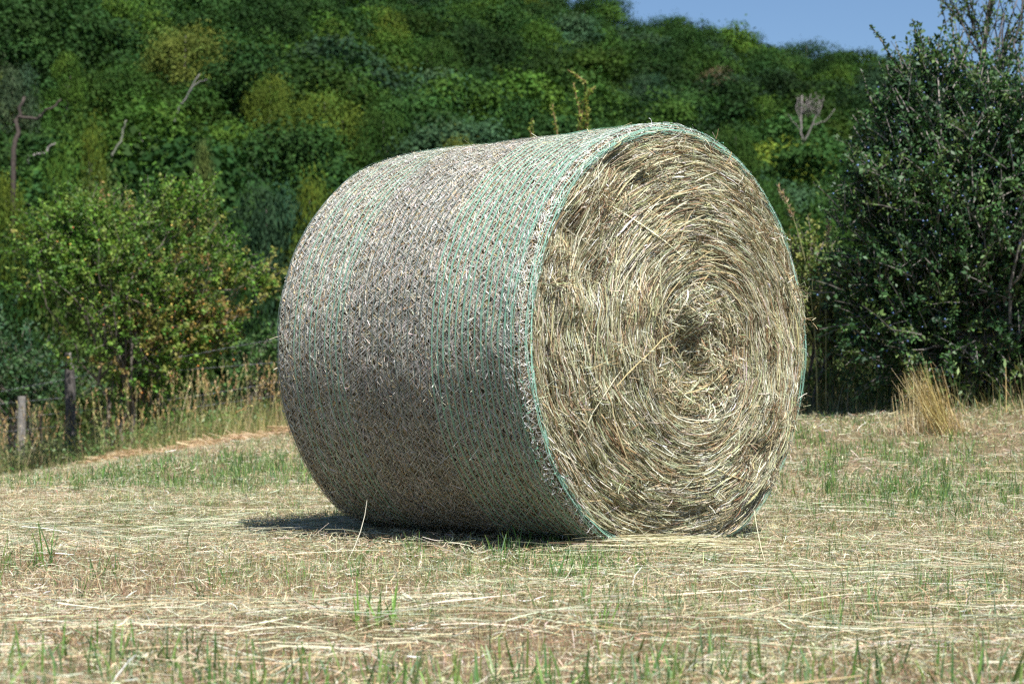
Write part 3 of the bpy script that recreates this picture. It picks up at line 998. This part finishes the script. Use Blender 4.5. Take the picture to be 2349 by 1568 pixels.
# ------------------------------------------------------------------ shrubs
def crooked(rng, a, b, n=7, amp=.07):
    t = np.linspace(0, 1, n)[:, None]
    L = np.linalg.norm(b - a)
    off = np.cumsum(rng.normal(0, amp * L / math.sqrt(n), (n, 3)), 0)
    off -= off[-1] * t
    return a + (b - a) * t + off * smooth(0, .2, t) + V([0, 0, .10 * L]) * (t * (1 - t))


def shrub(rng, name, base, lobes, D, nsprig, pal, leaf, mat, label, cat, depth=.8, per=26, sprig=.24, bark=(.14, .12, .10), stems=5, limbs=46, berry=None, shoots=(), up=.25, group=None, trunk_r=.035, pale=None):
    """lobes: (px, py, rx, ry) as seen, turned into ellipsoids D metres away"""
    root = empty(name, base, label=label, cat=cat, group=group)
    k = D / FPX
    cen = V([at(l[0], l[1], D) for l in lobes])
    rad = V([[l[2] * k, max(l[2], l[3]) * k * depth, l[3] * k] for l in lobes])
    wts = V([l[2] * l[3] * (l[4] if len(l) > 4 else 1.) for l in lobes], float)
    li = rng.choice(len(lobes), nsprig, p=wts / wts.sum())
    u = norm(rng.normal(0, 1, (nsprig, 3))) * (rng.random((nsprig, 1)) ** (1 / 2.0)) * np.exp(rng.normal(0, .10, (nsprig, 1)))
    T = cen[li] + u * rad[li]
    gz = terrain(T[:, 0], T[:, 1])
    T[:, 2] = np.maximum(T[:, 2], gz + .12)
    # sprigs
    hub = V([base[0], base[1], base[2] + (cen[:, 2].mean() - base[2]) * .5])
    outd = norm(T - hub)
    dr = norm(outd * .8 + V([0, 0, up]) + rng.normal(0, .55, (nsprig, 3)))
    fol, wood = Mesh(), Mesh()
    Ls = sprig * rng.uniform(.5, 1.4, nsprig)
    J = per
    f = rng.random((nsprig, J))
    sag = V([0, 0, -.12]) * (f ** 2)[..., None] * Ls[:, None, None]
    P = T[:, None] + dr[:, None] * (f * Ls[:, None])[..., None] + sag + rng.normal(0, leaf * .35, (nsprig, J, 3))
    P = P.reshape(-1, 3)
    n = len(P)
    ld = norm(np.repeat(dr, J, 0) * .5 + rng.normal(0, .75, (n, 3)))
    nn = norm(rng.normal(0, .55, (n, 3)) + V([0, -.2, .8]))
    cs = pick(rng, pal[0], nsprig, pal[1]) * np.exp(rng.normal(0, .16, (nsprig, 1)))
    if pale:
        cs = pale(rng, T, cs)
    c = jitter(rng, np.repeat(cs, J, 0), .16)
    ll = leaf * rng.uniform(.55, 1.25, n)
    fol.leaves(P, ld, nn, ll, ll * .58, c)
    tw = np.stack([T, T + dr * (Ls * .5)[:, None] + V([0, 0, -.03]) * Ls[:, None], T + dr * Ls[:, None] + V([0, 0, -.12]) * Ls[:, None]], 1)
    wood.ribbons(tw, np.cross(dr[:, None] + 0 * tw, V([.2, 1., .1])), np.full((nsprig, 3), .0028) * V([1.3, 1, .5]), np.tile(V(bark), (nsprig, 1)))
    # stems and limbs
    tops = []
    for s in range(stems):
        tgt = cen[rng.choice(len(lobes), p=wts / wts.sum())]
        a = V(base) + V([rng.normal(0, .12), rng.normal(0, .12), -.1])
        b = hub + (tgt - hub) * rng.uniform(.3, .8)
        q = crooked(rng, a, b, 8, .12)
        wood.tube(q, np.linspace(trunk_r, trunk_r * .45, 8) * rng.uniform(.7, 1.2), V(bark) * rng.uniform(.9, 1.4), 7)
        tops.append(q)
    for s in range(limbs):
        q = tops[rng.integers(len(tops))]
        a = q[rng.integers(3, 8)]
        b = T[rng.integers(nsprig)]
        qq = crooked(rng, a, b, 7, .10)
        r0 = min(trunk_r * .4, .014)
        wood.tube(qq, np.linspace(r0, .004, 7), V(bark) * rng.uniform(.9, 1.3), 5)
    # separate leafy shoots reaching out of the crown
    for sh in shoots:
        a, b = at(sh[0], sh[1], D), at(sh[2], sh[3], D)
        q = crooked(rng, a, b, 10, .03)
        wood.tube(q, np.linspace(.008, .003, 10), V(bark), 5)
        nl = int(np.linalg.norm(b - a) / leaf * (sh[4] if len(sh) > 4 else 5))
        f = rng.random(nl)
        pp = np.stack([np.interp(f, np.linspace(0, 1, 10), q[:, j]) for j in range(3)], -1)
        dd = norm(norm(b - a) * .5 + rng.normal(0, .7, (nl, 3)))
        ll = leaf * rng.uniform(.6, 1.25, nl) * (1.1 - .4 * f)
        fol.leaves(pp, dd, norm(rng.normal(0, .7, (nl, 3)) + V([0, -.3, .6])), ll, ll * .55, jitter(rng, pick(rng, sh[5] if len(sh) > 5 else pal[0], nl), .18))
    loc = V(root.location)
    shift(wood, loc).build('branches', M_BARK, root)
    shift(fol, loc).build('foliage', mat, root)
    if berry:
        bp, nb, br, bsel = berry
        idx = rng.choice(nsprig, nb, p=bsel(T) / bsel(T).sum())
        b = T[idx] + dr[idx] * (rng.random((nb, 1)) * Ls[idx][:, None]) + rng.normal(0, .03, (nb, 3)) + V([0, -.03, 0])
        mb = Mesh()
        mb.spheres(b, br * rng.uniform(.7, 1.2, nb), jitter(rng, pick(rng, bp, nb), .15))
        tag(shift(mb, loc).build('berries', M_BERRY, root), kind='stuff')
    return root


def make_shrubs():
    rng = np.random.default_rng(61)
    D = 24.3
    b = at(300, 960, D)
    b[2] = float(terrain(b[0], b[1]))

    def autumn(rng, T, c):
        # the right-hand side has more olive and rusty leaves
        w = np.clip(.06 + .24 * (T[:, 0] - at(330, 700, D)[0]) + 1.2 * (vnoise(T[:, 0] * 3, T[:, 1] * 3, T[:, 2] * 3) - .5), .02, .7)
        k = rng.random(len(T)) < w
        return np.where(k[:, None], pick(rng, [(.25, .24, .06), (.27, .19, .07), (.22, .25, .06)], len(T)), c)
    shrub(rng, 'hawthorn_bush', b, [(300, 600, 210, 130), (330, 770, 190, 110), (160, 560, 100, 80), (75, 570, 45, 40, .4), (200, 500, 120, 50), (410, 480, 90, 50),
                                    (545, 640, 75, 50, .7), (600, 650, 35, 40, .6), (450, 730, 120, 80), (330, 870, 90, 80), (230, 660, 170, 90), (480, 560, 60, 60, .7), (440, 800, 90, 50)],
          D, 1900, ([(.085, .18, .026), (.13, .22, .035), (.06, .13, .025), (.18, .24, .05)], [.35, .3, .2, .15]), .052, M_LEAF,
          'green hawthorn bush with orange and yellow berries behind the wire fence', 'bush', per=24, sprig=.3, stems=6, limbs=60,
          berry=([(.50, .20, .04), (.52, .30, .06), (.36, .09, .035), (.54, .38, .09)], 300, .013, lambda T: np.exp(-((T[:, 0] - at(440, 760, 24.3)[0]) / .62) ** 2 - ((T[:, 2] - at(440, 760, 24.3)[2]) / .5) ** 2) + .06),
          shoots=((450, 480, 440, 425, 8), (130, 520, 40, 480, 6), (110, 600, 5, 540, 6), (520, 610, 640, 690, 6), (560, 600, 635, 650, 7), (180, 850, 60, 830, 6), (200, 830, 100, 860, 5), (470, 560, 525, 515, 6)), pale=autumn)
    # dark sloe bush on the right
    D = 12.3
    b = at(2230, 935, D)
    b[2] = float(terrain(b[0], b[1]))
    shrub(rng, 'blackthorn_bush', b, [(2190, 300, 160, 130), (2110, 470, 130, 170), (2270, 520, 190, 220), (2080, 260, 70, 100), (2330, 330, 130, 190), (2060, 690, 100, 90), (2260, 760, 160, 110),
                                      (2010, 430, 60, 110), (1960, 500, 40, 50, .6), (2150, 640, 150, 120), (2040, 600, 90, 70), (2420, 560, 150, 300), (2380, 800, 100, 100), (2150, 170, 90, 50, .6), (1990, 720, 60, 60), (2100, 770, 120, 70), (2010, 800, 80, 60, .8), (2150, 850, 130, 50, .8), (2300, 860, 130, 50, .8), (1950, 640, 40, 60, .7)],
          D, 4400, ([(.040, .092, .032), (.058, .118, .038), (.030, .068, .030), (.095, .15, .045)], [.35, .3, .2, .15]), .036, M_GLOSSY,
          'dense dark blackthorn bush with glossy leaves and blue sloes at the right edge', 'bush', per=24, sprig=.2, stems=8, limbs=90, trunk_r=.04, bark=(.20, .18, .16), depth=1.35, up=.45,
          berry=([(.07, .12, .26), (.05, .09, .2), (.09, .15, .3)], 1500, .0075, lambda T: np.ones(len(T))),
          shoots=((2080, 190, 1995, 60, 9), (2110, 200, 2095, 45, 12), (2130, 190, 2085, 130, 8), (2160, 190, 2130, 85, 11), (2010, 260, 1975, 160, 10), (2010, 330, 1965, 250, 9), (1990, 480, 1925, 470, 8),
                  (2060, 230, 2030, 140, 9), (2180, 190, 2210, 70, 8), (2240, 180, 2260, 60, 7), (2300, 160, 2330, 60, 8), (1990, 560, 1920, 545, 7), (2010, 680, 1945, 650, 7), (2200, 190, 2180, 30, 7)))
    # thin crowned young tree rising out of it
    D = 14.6
    b = at(2262, 935, D)
    b[2] = float(terrain(b[0], b[1]))
    sp = [(.06, .11, .045), (.08, .14, .05), (.10, .15, .05)]
    S = []
    for (x0, y0, x1, y1) in ((2258, 120, 2170, -10), (2258, 110, 2210, -40), (2258, 90, 2300, -60), (2262, 70, 2290, -30), (2210, 60, 2125, -30), (2240, 80, 2190, -60), (2265, 200, 2345, 60), (2300, 130, 2370, -20),
                             (2262, 230, 2180, 110), (2262, 160, 2230, 30), (2290, 180, 2320, 40), (2240, 120, 2215, 70), (2330, 100, 2380, 40), (2330, 200, 2349, 0), (2262, 260, 2300, 120), (2235, 160, 2160, 90)):
        S.append((x0, y0, x1, y1, 6.5, sp))
    root = shrub(rng, 'thorn_tree', b, [(2265, 120, 90, 110), (2330, 40, 80, 120), (2210, 20, 70, 90)], D, 90, (sp, None), .034, M_LEAF,
                 'thin crowned young thorn tree rising against the sky out of the dark bush', 'tree', per=11, sprig=.25, stems=1, limbs=16, shoots=S, trunk_r=.03, bark=(.09, .08, .075))
    m = Mesh()
    q = V([b + V([0, 0, -.1]), at(2262, 600, D), at(2258, 300, D), at(2258, 110, D), at(2268, 20, D), at(2290, -80, D)])
    m.tube(q, np.linspace(.035, .008, 6), V([.10, .085, .075]), 7)
    shift(m, root.location).build('trunk', M_BARK, root)
    # shrub hidden behind the bale whose shoots show over its top
    D = 17.0
    b = at(1300, 930, D)
    b[2] = float(terrain(b[0], b[1]))
    ye = [(.24, .30, .06), (.17, .24, .05), (.30, .28, .08), (.12, .19, .04)]
    shrub(rng, 'hawthorn_sapling', b, [(1300, 500, 130, 130), (1300, 700, 150, 130), (1210, 420, 60, 70)], D, 160, (ye, None), .042, M_LEAF,
          'yellow green hawthorn shoots showing above the top of the bale', 'sapling', per=16, sprig=.2, stems=3, limbs=16,
          shoots=((1330, 420, 1345, 190, 9, ye), (1345, 190, 1302, 160, 8, ye), (1325, 300, 1352, 205, 9, ye), (1335, 300, 1315, 190, 9, ye), (1300, 420, 1268, 238, 7, ye), (1345, 330, 1350, 250, 12, ye), (1220, 420, 1222, 272, 8, ye), (1240, 400, 1212, 295, 8, ye), (1330, 240, 1366, 198, 6, ye), (1350, 420, 1345, 270, 12, ye)), trunk_r=.02, bark=(.24, .15, .08))
    # smaller brush between the bale and the dark bush
    D = 13.3
    b = at(1880, 900, D)
    b[2] = float(terrain(b[0], b[1]))
    shrub(rng, 'bramble', b, [(1870, 620, 60, 70), (1850, 720, 70, 90), (1900, 800, 60, 70), (1830, 580, 30, 40, .6), (1930, 700, 60, 80)], D, 420, ([(.15, .21, .055), (.10, .17, .05), (.23, .24, .08)], None), .034, M_LEAF,
          'light green bramble scrub between the bale and the dark bush', 'shrub', per=16, sprig=.18, stems=4, limbs=20, trunk_r=.012)
    # low green growth behind the fence at the far left
    D = 30
    b = at(70, 960, D)
    b[2] = float(terrain(b[0], b[1]))
    shrub(rng, 'scrub_bush', b, [(40, 860, 110, 90), (120, 900, 90, 60), (-60, 820, 120, 140)], D, 420, ([(.05, .11, .04), (.07, .13, .05), (.04, .09, .045)], None), .07, M_LEAF,
          'low dark green scrub behind the broken fence post', 'shrub', per=18, sprig=.35, stems=4, limbs=20)
    D = 27
    b = at(560, 930, D)
    b[2] = float(terrain(b[0], b[1]))
    shrub(rng, 'scrub_bush', b, [(560, 880, 80, 60), (620, 840, 70, 80), (700, 820, 90, 120)], D, 320, ([(.06, .13, .035), (.08, .15, .04), (.05, .10, .035)], None), .06, M_LEAF,
          'low green scrub beyond the barbed wire just left of the bale', 'shrub', per=18, sprig=.3, stems=4, limbs=20)


# ------------------------------------------------------------------ the wood on the hill
def crown_parts(rng, H, W, nclump, nleaf, leaf, low=.22, layered=0.0, sparse=0.0):
    """unit independent crown: base at origin, height H, width W. returns fol arrays and clump centres"""
    n = nclump
    u = norm(rng.normal(0, 1, (n, 3)))
    rr = rng.uniform(.62, 1.0, (n, 1))
    zc, hz = H * (low + 1) / 2, H * (1 - low) / 2
    wob = .8 + .45 * vnoise(u[:, 0] * 1.7 + 9, u[:, 1] * 1.7 + 9, u[:, 2] * 1.7 + 9)[:, None]
    C = u * rr * wob * V([W / 2, W / 2, hz]) * .86
    top = C[:, 2] / hz
    C[:, :2] *= (1 - .25 * np.clip(top, 0, 1) ** 2)[:, None]
    C[:, 2] += zc
    r = W * rng.uniform(.10, .24, n)
    w = r ** 2
    ci = rng.choice(n, nleaf, p=w / w.sum())
    d = rng.normal(0, 1, (nleaf, 3))
    d[:, 2] = np.abs(d[:, 2]) * np.where(rng.random(nleaf) < .8, 1, -.7)
    d = norm(d)
    P = C[ci] + d * (r[ci] * rng.uniform(.55, 1.12, nleaf) ** .8)[:, None] * V([1.15, 1.15, .62 - .30 * layered])
    if layered:
        P[:, 2] += -.10 * W * (np.hypot(P[:, 0], P[:, 1]) / (W / 2)) ** 2
    P = P + rng.normal(0, 1, (nleaf, 3)) * (W * .012 + W * .05 * (rng.random((nleaf, 1)) < .22))
    nn = norm(d * .9 + rng.normal(0, .38, (nleaf, 3)) + V([0, 0, .45]))
    ld = norm(np.cross(nn, rng.normal(0, 1, (nleaf, 3))))
    tone = np.exp(rng.normal(0, .2, n))[ci][:, None] * np.exp(rng.normal(0, .13, (nleaf, 1)))
    warm = rng.normal(0, .10, n)[ci][:, None]
    c = tone * np.concatenate([1 + warm, np.ones_like(warm), 1 - warm * .5], 1)
    return P, ld, nn, leaf * rng.uniform(.6, 1.3, nleaf), c, C, r


GREENS = {'dark': (.0150, .038, .0085), 'mid': (.025, .055, .009), 'blue': (.021, .045, .020), 'lime': (.064, .092, .012), 'olive': (.078, .098, .018),
          'bright': (.040, .080, .011), 'pale': (.056, .084, .022), 'grey': (.034, .054, .025), 'brown': (.075, .062, .034)}


def make_wood():
    rng = np.random.default_rng(71)

    def solve(px, py, H):
        Ds = np.linspace(62, 420, 1200)
        d0 = V([at(px, py, D) for D in Ds])
        z = d0[:, 2] - terrain(d0[:, 0], d0[:, 1])
        ok = np.where(z <= H)[0]
        i = ok[0] if len(ok) else len(Ds) - 1
        return Ds[i], d0[i]

    # one crown and trunk per kind, reused
    kinds = {}
    for kname, args in {'broad': dict(H=1, W=.78, nclump=55, nleaf=14000, leaf=.021), 'tall': dict(H=1, W=.55, nclump=50, nleaf=12000, leaf=.020),
                        'layer': dict(H=1, W=.85, nclump=70, nleaf=15000, leaf=.020, layered=.9, low=.12), 'thin': dict(H=1, W=.6, nclump=46, nleaf=2600, leaf=.024)}.items():
        P, ld, nn, ll, c, C, r = crown_parts(rng, **args)
        m = Mesh()
        m.leaves(P, ld, nn, ll, ll * .7, c)
        t = Mesh()
        t.tube(V([(0, 0, -.06), (.005, 0, .2), (-.008, .006, .5), (.004, 0, .85)]), V([.022, .016, .011, .004]), V([.13, .115, .10]), 7)
        for j in rng.choice(len(C), 16, replace=False):
            a = V([0, 0, rng.uniform(.15, .55)])
            q = crooked(rng, a, C[j], 6, .08)
            t.tube(q, np.linspace(.008, .002, 6), V([.14, .125, .11]), 5)
        kinds[kname] = (m.data('crown', M_TREE), t.data('trunk', M_BARK), args['W'])

    spots = []

    def tree(px, py, wpx, kname, col, label, H=13.):
        D, top = solve(px, py, H)
        gx, gy = top[0], top[1]
        gz = float(terrain(gx, gy))
        h = top[2] - gz
        cr, tr, W = kinds[kname]
        w = wpx * D / FPX
        root = empty('tree', (gx, gy, gz), label=label, cat='tree')
        for nm, me in (('crown', cr), ('trunk', tr)):
            o = bpy.data.objects.new(nm, me)
            COL.objects.link(o)
            o.parent = root
        root.children[0].color = (*V(GREENS[col]), 1) if nm else None
        for o in root.children:
            if o.name.startswith('crown'):
                o.color = (*(V(GREENS[col]) * rng.uniform(1.15, 1.3)), 1)
        root.rotation_euler[2] = rng.uniform(0, 6.28)
        root.scale = (w / W, w / W, h)
        spots.append((gx, gy, w))

    tree(425, 28, 190, 'broad', 'olive', 'broad olive yellow tree, the largest pale crown in the upper left of the wood', 14)
    tree(154, 98, 95, 'tall', 'bright', 'bright green tree beside the grey bare trunk at the upper left', 13)
    tree(30, 105, 120, 'broad', 'grey', 'dull grey green tree at the top left edge of the wood', 14)
    tree(620, 140, 115, 'broad', 'lime', 'lime green tree right below the broad olive yellow crown', 13)
    tree(745, 178, 190, 'broad', 'lime', 'wide yellow green tree high above the left end of the bale', 13)
    tree(468, 272, 80, 'tall', 'pale', 'slim pale green tree with a pointed crown in the lower left wood', 15)
    tree(210, 228, 110, 'layer', 'lime', 'small yellowish tree with layered boughs above the pale branches on the left', 13)
    tree(612, 336, 150, 'broad', 'blue', 'blue grey green tree between bush and bale on the lower slope', 14)
    tree(715, 350, 160, 'layer', 'lime', 'yellow green tree just behind the far top edge of the bale', 14)
    tree(135, 302, 150, 'layer', 'bright', 'fresh green layered tree above the hawthorn bush', 15)
    tree(15, 332, 110, 'broad', 'lime', 'yellow green tree cut by the left edge above the hawthorn bush', 15)
    tree(215, 372, 260, 'layer', 'pale', 'wide pale green tree with drooping layers directly behind the hawthorn bush', 16)
    tree(385, 420, 190, 'layer', 'mid', 'mid green layered tree at the right shoulder of the hawthorn bush', 16)
    tree(40, 470, 170, 'broad', 'dark', 'dark green low tree behind the left tip of the hawthorn bush', 16)
    tree(1749, 203, 130, 'broad', 'bright', 'bright yellow green tree right above the bale on the lower slope', 13)
    tree(1640, 150, 110, 'thin', 'brown', 'thin brownish tree with withered leaves above the right end of the bale', 12)
    tree(1905, 158, 110, 'broad', 'bright', 'light green tree between the bare grey tree and the dark bush', 12)
    tree(1688, 262, 110, 'broad', 'mid', 'green tree just over the upper right rim of the bale', 13)
    tree(1060, 296, 150, 'layer', 'olive', 'olive yellow tree peeping over the middle of the bale top', 13)
    tree(880, 215, 130, 'broad', 'mid', 'mid green tree between two yellow green trees above the bale', 13)
    tree(1375, -30, 150, 'broad', 'dark', 'tall dark tree on the ridge where the sky begins', 15)
    tree(1520, 30, 130, 'broad', 'dark', 'dark ridge tree first to the right of the tall ridge tree', 12)
    tree(1850, 80, 130, 'broad', 'dark', 'dark round ridge tree standing above its neighbours near the right bush', 13)
    tree(1690, 62, 130, 'broad', 'dark', 'dark ridge tree midway along the descending skyline', 12)
    tree(600, 480, 150, 'broad', 'dark', 'dark blue green tree low between the hawthorn bush and the bale', 15)
    tree(1480, 150, 110, 'broad', 'blue', 'dusky green tree above the highest point of the bale', 13)
    tree(990, 60, 130, 'broad', 'mid', 'large mid green crown high in the middle of the wood', 14)
    tree(1870, 470, 150, 'broad', 'dark', 'dark tree low behind the tall grass stems right of the bale', 14)
    tree(1760, 370, 130, 'broad', 'mid', 'shady green tree at the right shoulder of the bale', 14)

    # bare trees
    def bare(name, label, px, py, H, lines, rad, col, offD=0.):
        D, top = solve(px, py, H)
        D -= offD
        g = at(px, py, D)
        root = empty(name, (g[0], g[1], float(terrain(g[0], g[1]))), label=label, cat='dead tree')
        loc = V(root.location)
        for k, (ln, rs) in enumerate(lines):
            m = Mesh()
            q = V([at(a, b, D) if b is not None else V([at(a, 500, D)[0], D, loc[2] - .3]) for a, b in ln])
            tt = np.linspace(0, 1, len(q))
            t2 = np.linspace(0, 1, len(q) * 3)
            q2 = np.stack([np.interp(t2, tt, q[:, j]) for j in range(3)], -1)
            q2[1:-1] += rng.normal(0, rad * .35, (len(q2) - 2, 3))
            m.tube(q2, np.linspace(1, .45, len(q2)) * rad * rs, V(col) * rng.uniform(.9, 1.1), 7)
            shift(m, loc).build('trunk' if k == 0 else 'branch', M_BARK, root)
    bare('dead_tree', 'bare grey forked tree with fine twigs standing left of the dark bush', 1840, 215, 15,
         [([(1838, None), (1842, 330), (1838, 290), (1840, 220)], 1.), ([(1842, 330), (1865, 285), (1885, 240)], .7), ([(1865, 285), (1890, 280), (1915, 250)], .4), ([(1839, 285), (1826, 250), (1830, 225)], .4),
          ([(1840, 260), (1858, 232), (1860, 215)], .4), ([(1875, 262), (1880, 230), (1870, 212)], .35), ([(1838, 300), (1815, 275), (1808, 262)], .3)] +
         [([(1840 + rng.uniform(-10, 40), rng.uniform(235, 280)), (1850 + rng.uniform(-25, 45), rng.uniform(215, 240))], .16) for _ in range(30)], .12, (.22, .195, .18), 0)
    bare('dead_tree', 'brown bare trunk with one crooked side branch at the left edge of the wood', 55, 222, 13,
         [([(28, None), (33, 350), (40, 270), (56, 222)], 1.), ([(42, 268), (88, 268), (100, 262), (128, 238), (140, 228)], .5)], .10, (.07, .056, .048), 0)
    bare('dead_tree', 'pale dead bough bent like a hook above the hawthorn bush', 128, 328, 10,
         [([(60, None), (62, 358), (90, 353), (107, 350), (110, 337), (128, 328)], .9)], .10, (.24, .215, .195), 0)
    bare('dead_tree', 'grey leaning trunk showing through leaves below the broad olive yellow tree', 458, 170, 11,
         [([(398, None), (402, 272), (412, 245), (432, 215), (458, 170)], 1.), ([(432, 215), (452, 190), (475, 182)], .5)], .10, (.2, .19, .175), 0)
    bare('dead_tree', 'thin grey green stem curving up left of the slim pale tree', 290, 276, 12,
         [([(250, None), (254, 358), (278, 325), (282, 300), (290, 276)], 1.)], .09, (.17, .175, .13), 0)
    bare('dead_tree', 'short pale bare stem right of the curving grey green stem', 320, 305, 10.5,
         [([(328, None), (328, 370), (331, 340), (321, 306)], 1.)], .08, (.2, .185, .17), 0)

    # everything else reads as one canopy
    m = Mesh()
    sx, sy = [], []
    proto = []
    for k in range(5):
        proto.append(crown_parts(rng, 1., .72, 46, 6500, .027, layered=.5 * (k == 4), low=.34))
    cell = 8.0
    gx, gy = np.meshgrid(np.arange(-190, 190, cell), np.arange(50, 500, cell), indexing='ij')
    gx = gx.ravel() + rng.uniform(-.42, .42, gx.size) * cell
    gy = gy.ravel() + rng.uniform(-.42, .42, gy.size) * cell
    u = -.6 * gx + .8 * gy - 62
    ok = (np.abs(gx) < .33 * gy + 8) & (u > -14) & (u < 310) & (beyond(gx, gy) > 22)
    gx, gy, u = gx[ok], gy[ok], u[ok]
    # thin the far part a little
    keep = rng.random(len(gx)) < np.where(u < 150, .86, .97)
    gx, gy, u = gx[keep], gy[keep], u[keep]
    sp = V(spots)
    tone = vnoise(gx / 38 + 4, gy / 38 + 9)
    cnt = 0
    for x, y, uu, tn in zip(gx, gy, u, tone):
        if (np.hypot(sp[:, 0] - x, sp[:, 1] - y) < .42 * sp[:, 2] + 1.6).any():
            continue
        # keep the line of sight to the trees one can tell apart
        tx, ty = x / y, y
        z0 = float(terrain(x, y))
        H = rng.uniform(8.5, 15.5) * (1.05 if uu < 10 else 1)
        blocked = False
        for (a, b, w) in spots:
            if b > y and abs(a / b - tx) < .5 * w / b + 2 / y and b - y < 26:
                H = min(H, 10.0)
        W = rng.uniform(6.0, 10.5)
        P, ld, nn, ll, c, C, r = proto[rng.integers(5)]
        an = rng.uniform(0, 6.28)
        ca, sa = cos(an), sin(an)
        Rm = V([[ca, -sa, 0], [sa, ca, 0], [0, 0, 1.]])
        sc = V([W / .72, W / .72, H])
        frac = 1. if y < 170 else .55
        k = int(len(P) * frac)
        pr = rng.random()
        base = V(GREENS['dark']) if pr < .5 else V(GREENS['mid']) if pr < .78 else V(GREENS['blue']) if pr < .90 else V(GREENS['bright']) if pr < .985 else V(GREENS['lime'])
        base = base * (.78 + .90 * tn) * np.exp(rng.normal(0, .16))
        lsz = ll[:k] * W / .72 * (1 if frac == 1 else 1.3)
        m.leaves((P[:k] * sc) @ Rm.T + V([x, y, z0 - .3]), ld[:k] @ Rm.T, nn[:k] @ Rm.T, lsz, lsz * .7, np.clip(base * c[:k], .003, .6))
        cnt += 1
    o = m.build('wooded_hillside', M_TREE)
    tag(o, kind='stuff', label='dense dark green broadleaf wood covering the hillside')
    print('wood trees', cnt)


# ------------------------------------------------------------------ light and camera
def make_light():
    a, b = .56, .21
    S = norm(a * BA + b * BB + BZ)
    el, az = math.asin(S[2]), math.atan2(S[1], S[0])
    sun = bpy.data.lights.new('sun', 'SUN')
    sun.energy = 5.0
    sun.angle = math.radians(.53)
    sun.color = (1, .975, .93)
    o = bpy.data.objects.new('sun', sun)
    COL.objects.link(o)
    from mathutils import Vector
    o.rotation_euler = Vector(S).to_track_quat('Z', 'Y').to_euler()
    w = bpy.data.worlds.new('World')
    scene.world = w
    w.use_nodes = True
    nt = w.node_tree
    bg = nt.nodes['Background']
    sky = nt.nodes.new('ShaderNodeTexSky')
    sky.sky_type = 'NISHITA'
    sky.sun_disc = False
    sky.sun_elevation = el
    sky.sun_rotation = math.pi / 2 - az
    sky.air_density, sky.dust_density, sky.ozone_density = 1.0, .35, 3.0
    mx = nt.nodes.new('ShaderNodeMix')
    mx.data_type, mx.blend_type = 'RGBA', 'MULTIPLY'
    mx.inputs[0].default_value = 1
    mx.inputs[7].default_value = (.90, 1.0, 1.12, 1)
    nt.links.new(sky.outputs[0], mx.inputs[6])
    nt.links.new(mx.outputs[2], bg.inputs[0])
    bg.inputs[1].default_value = .054


def make_camera():
    cam = bpy.data.cameras.new('camera')
    cam.lens, cam.sensor_width, cam.sensor_fit = 70.0, 36.0, 'HORIZONTAL'
    cam.clip_start, cam.clip_end = .05, 5000
    cam.dof.use_dof = True
    cam.dof.focus_distance = 5.75
    cam.dof.aperture_fstop = 8.0
    o = bpy.data.objects.new('camera', cam)
    COL.objects.link(o)
    o.location = (0, 0, CAMZ)
    o.rotation_euler = (math.pi / 2 + PITCH, 0, 0)
    scene.camera = o
    vs = scene.view_settings
    vs.view_transform, vs.look, vs.gamma, vs.exposure = 'Standard', 'None', 1.0, 0.95
    vs.use_curve_mapping = False
    c = scene.cycles
    c.use_denoising = False
    c.pixel_filter_type = 'BLACKMAN_HARRIS'
    c.filter_width = 1.3
    c.max_bounces, c.diffuse_bounces, c.transmission_bounces, c.glossy_bounces = 6, 3, 3, 2


make_ground()
make_bale()
make_field_cover()
make_loose_straw()
make_verge()
make_fence()
make_shrubs()
make_wood()
make_light()
make_camera()
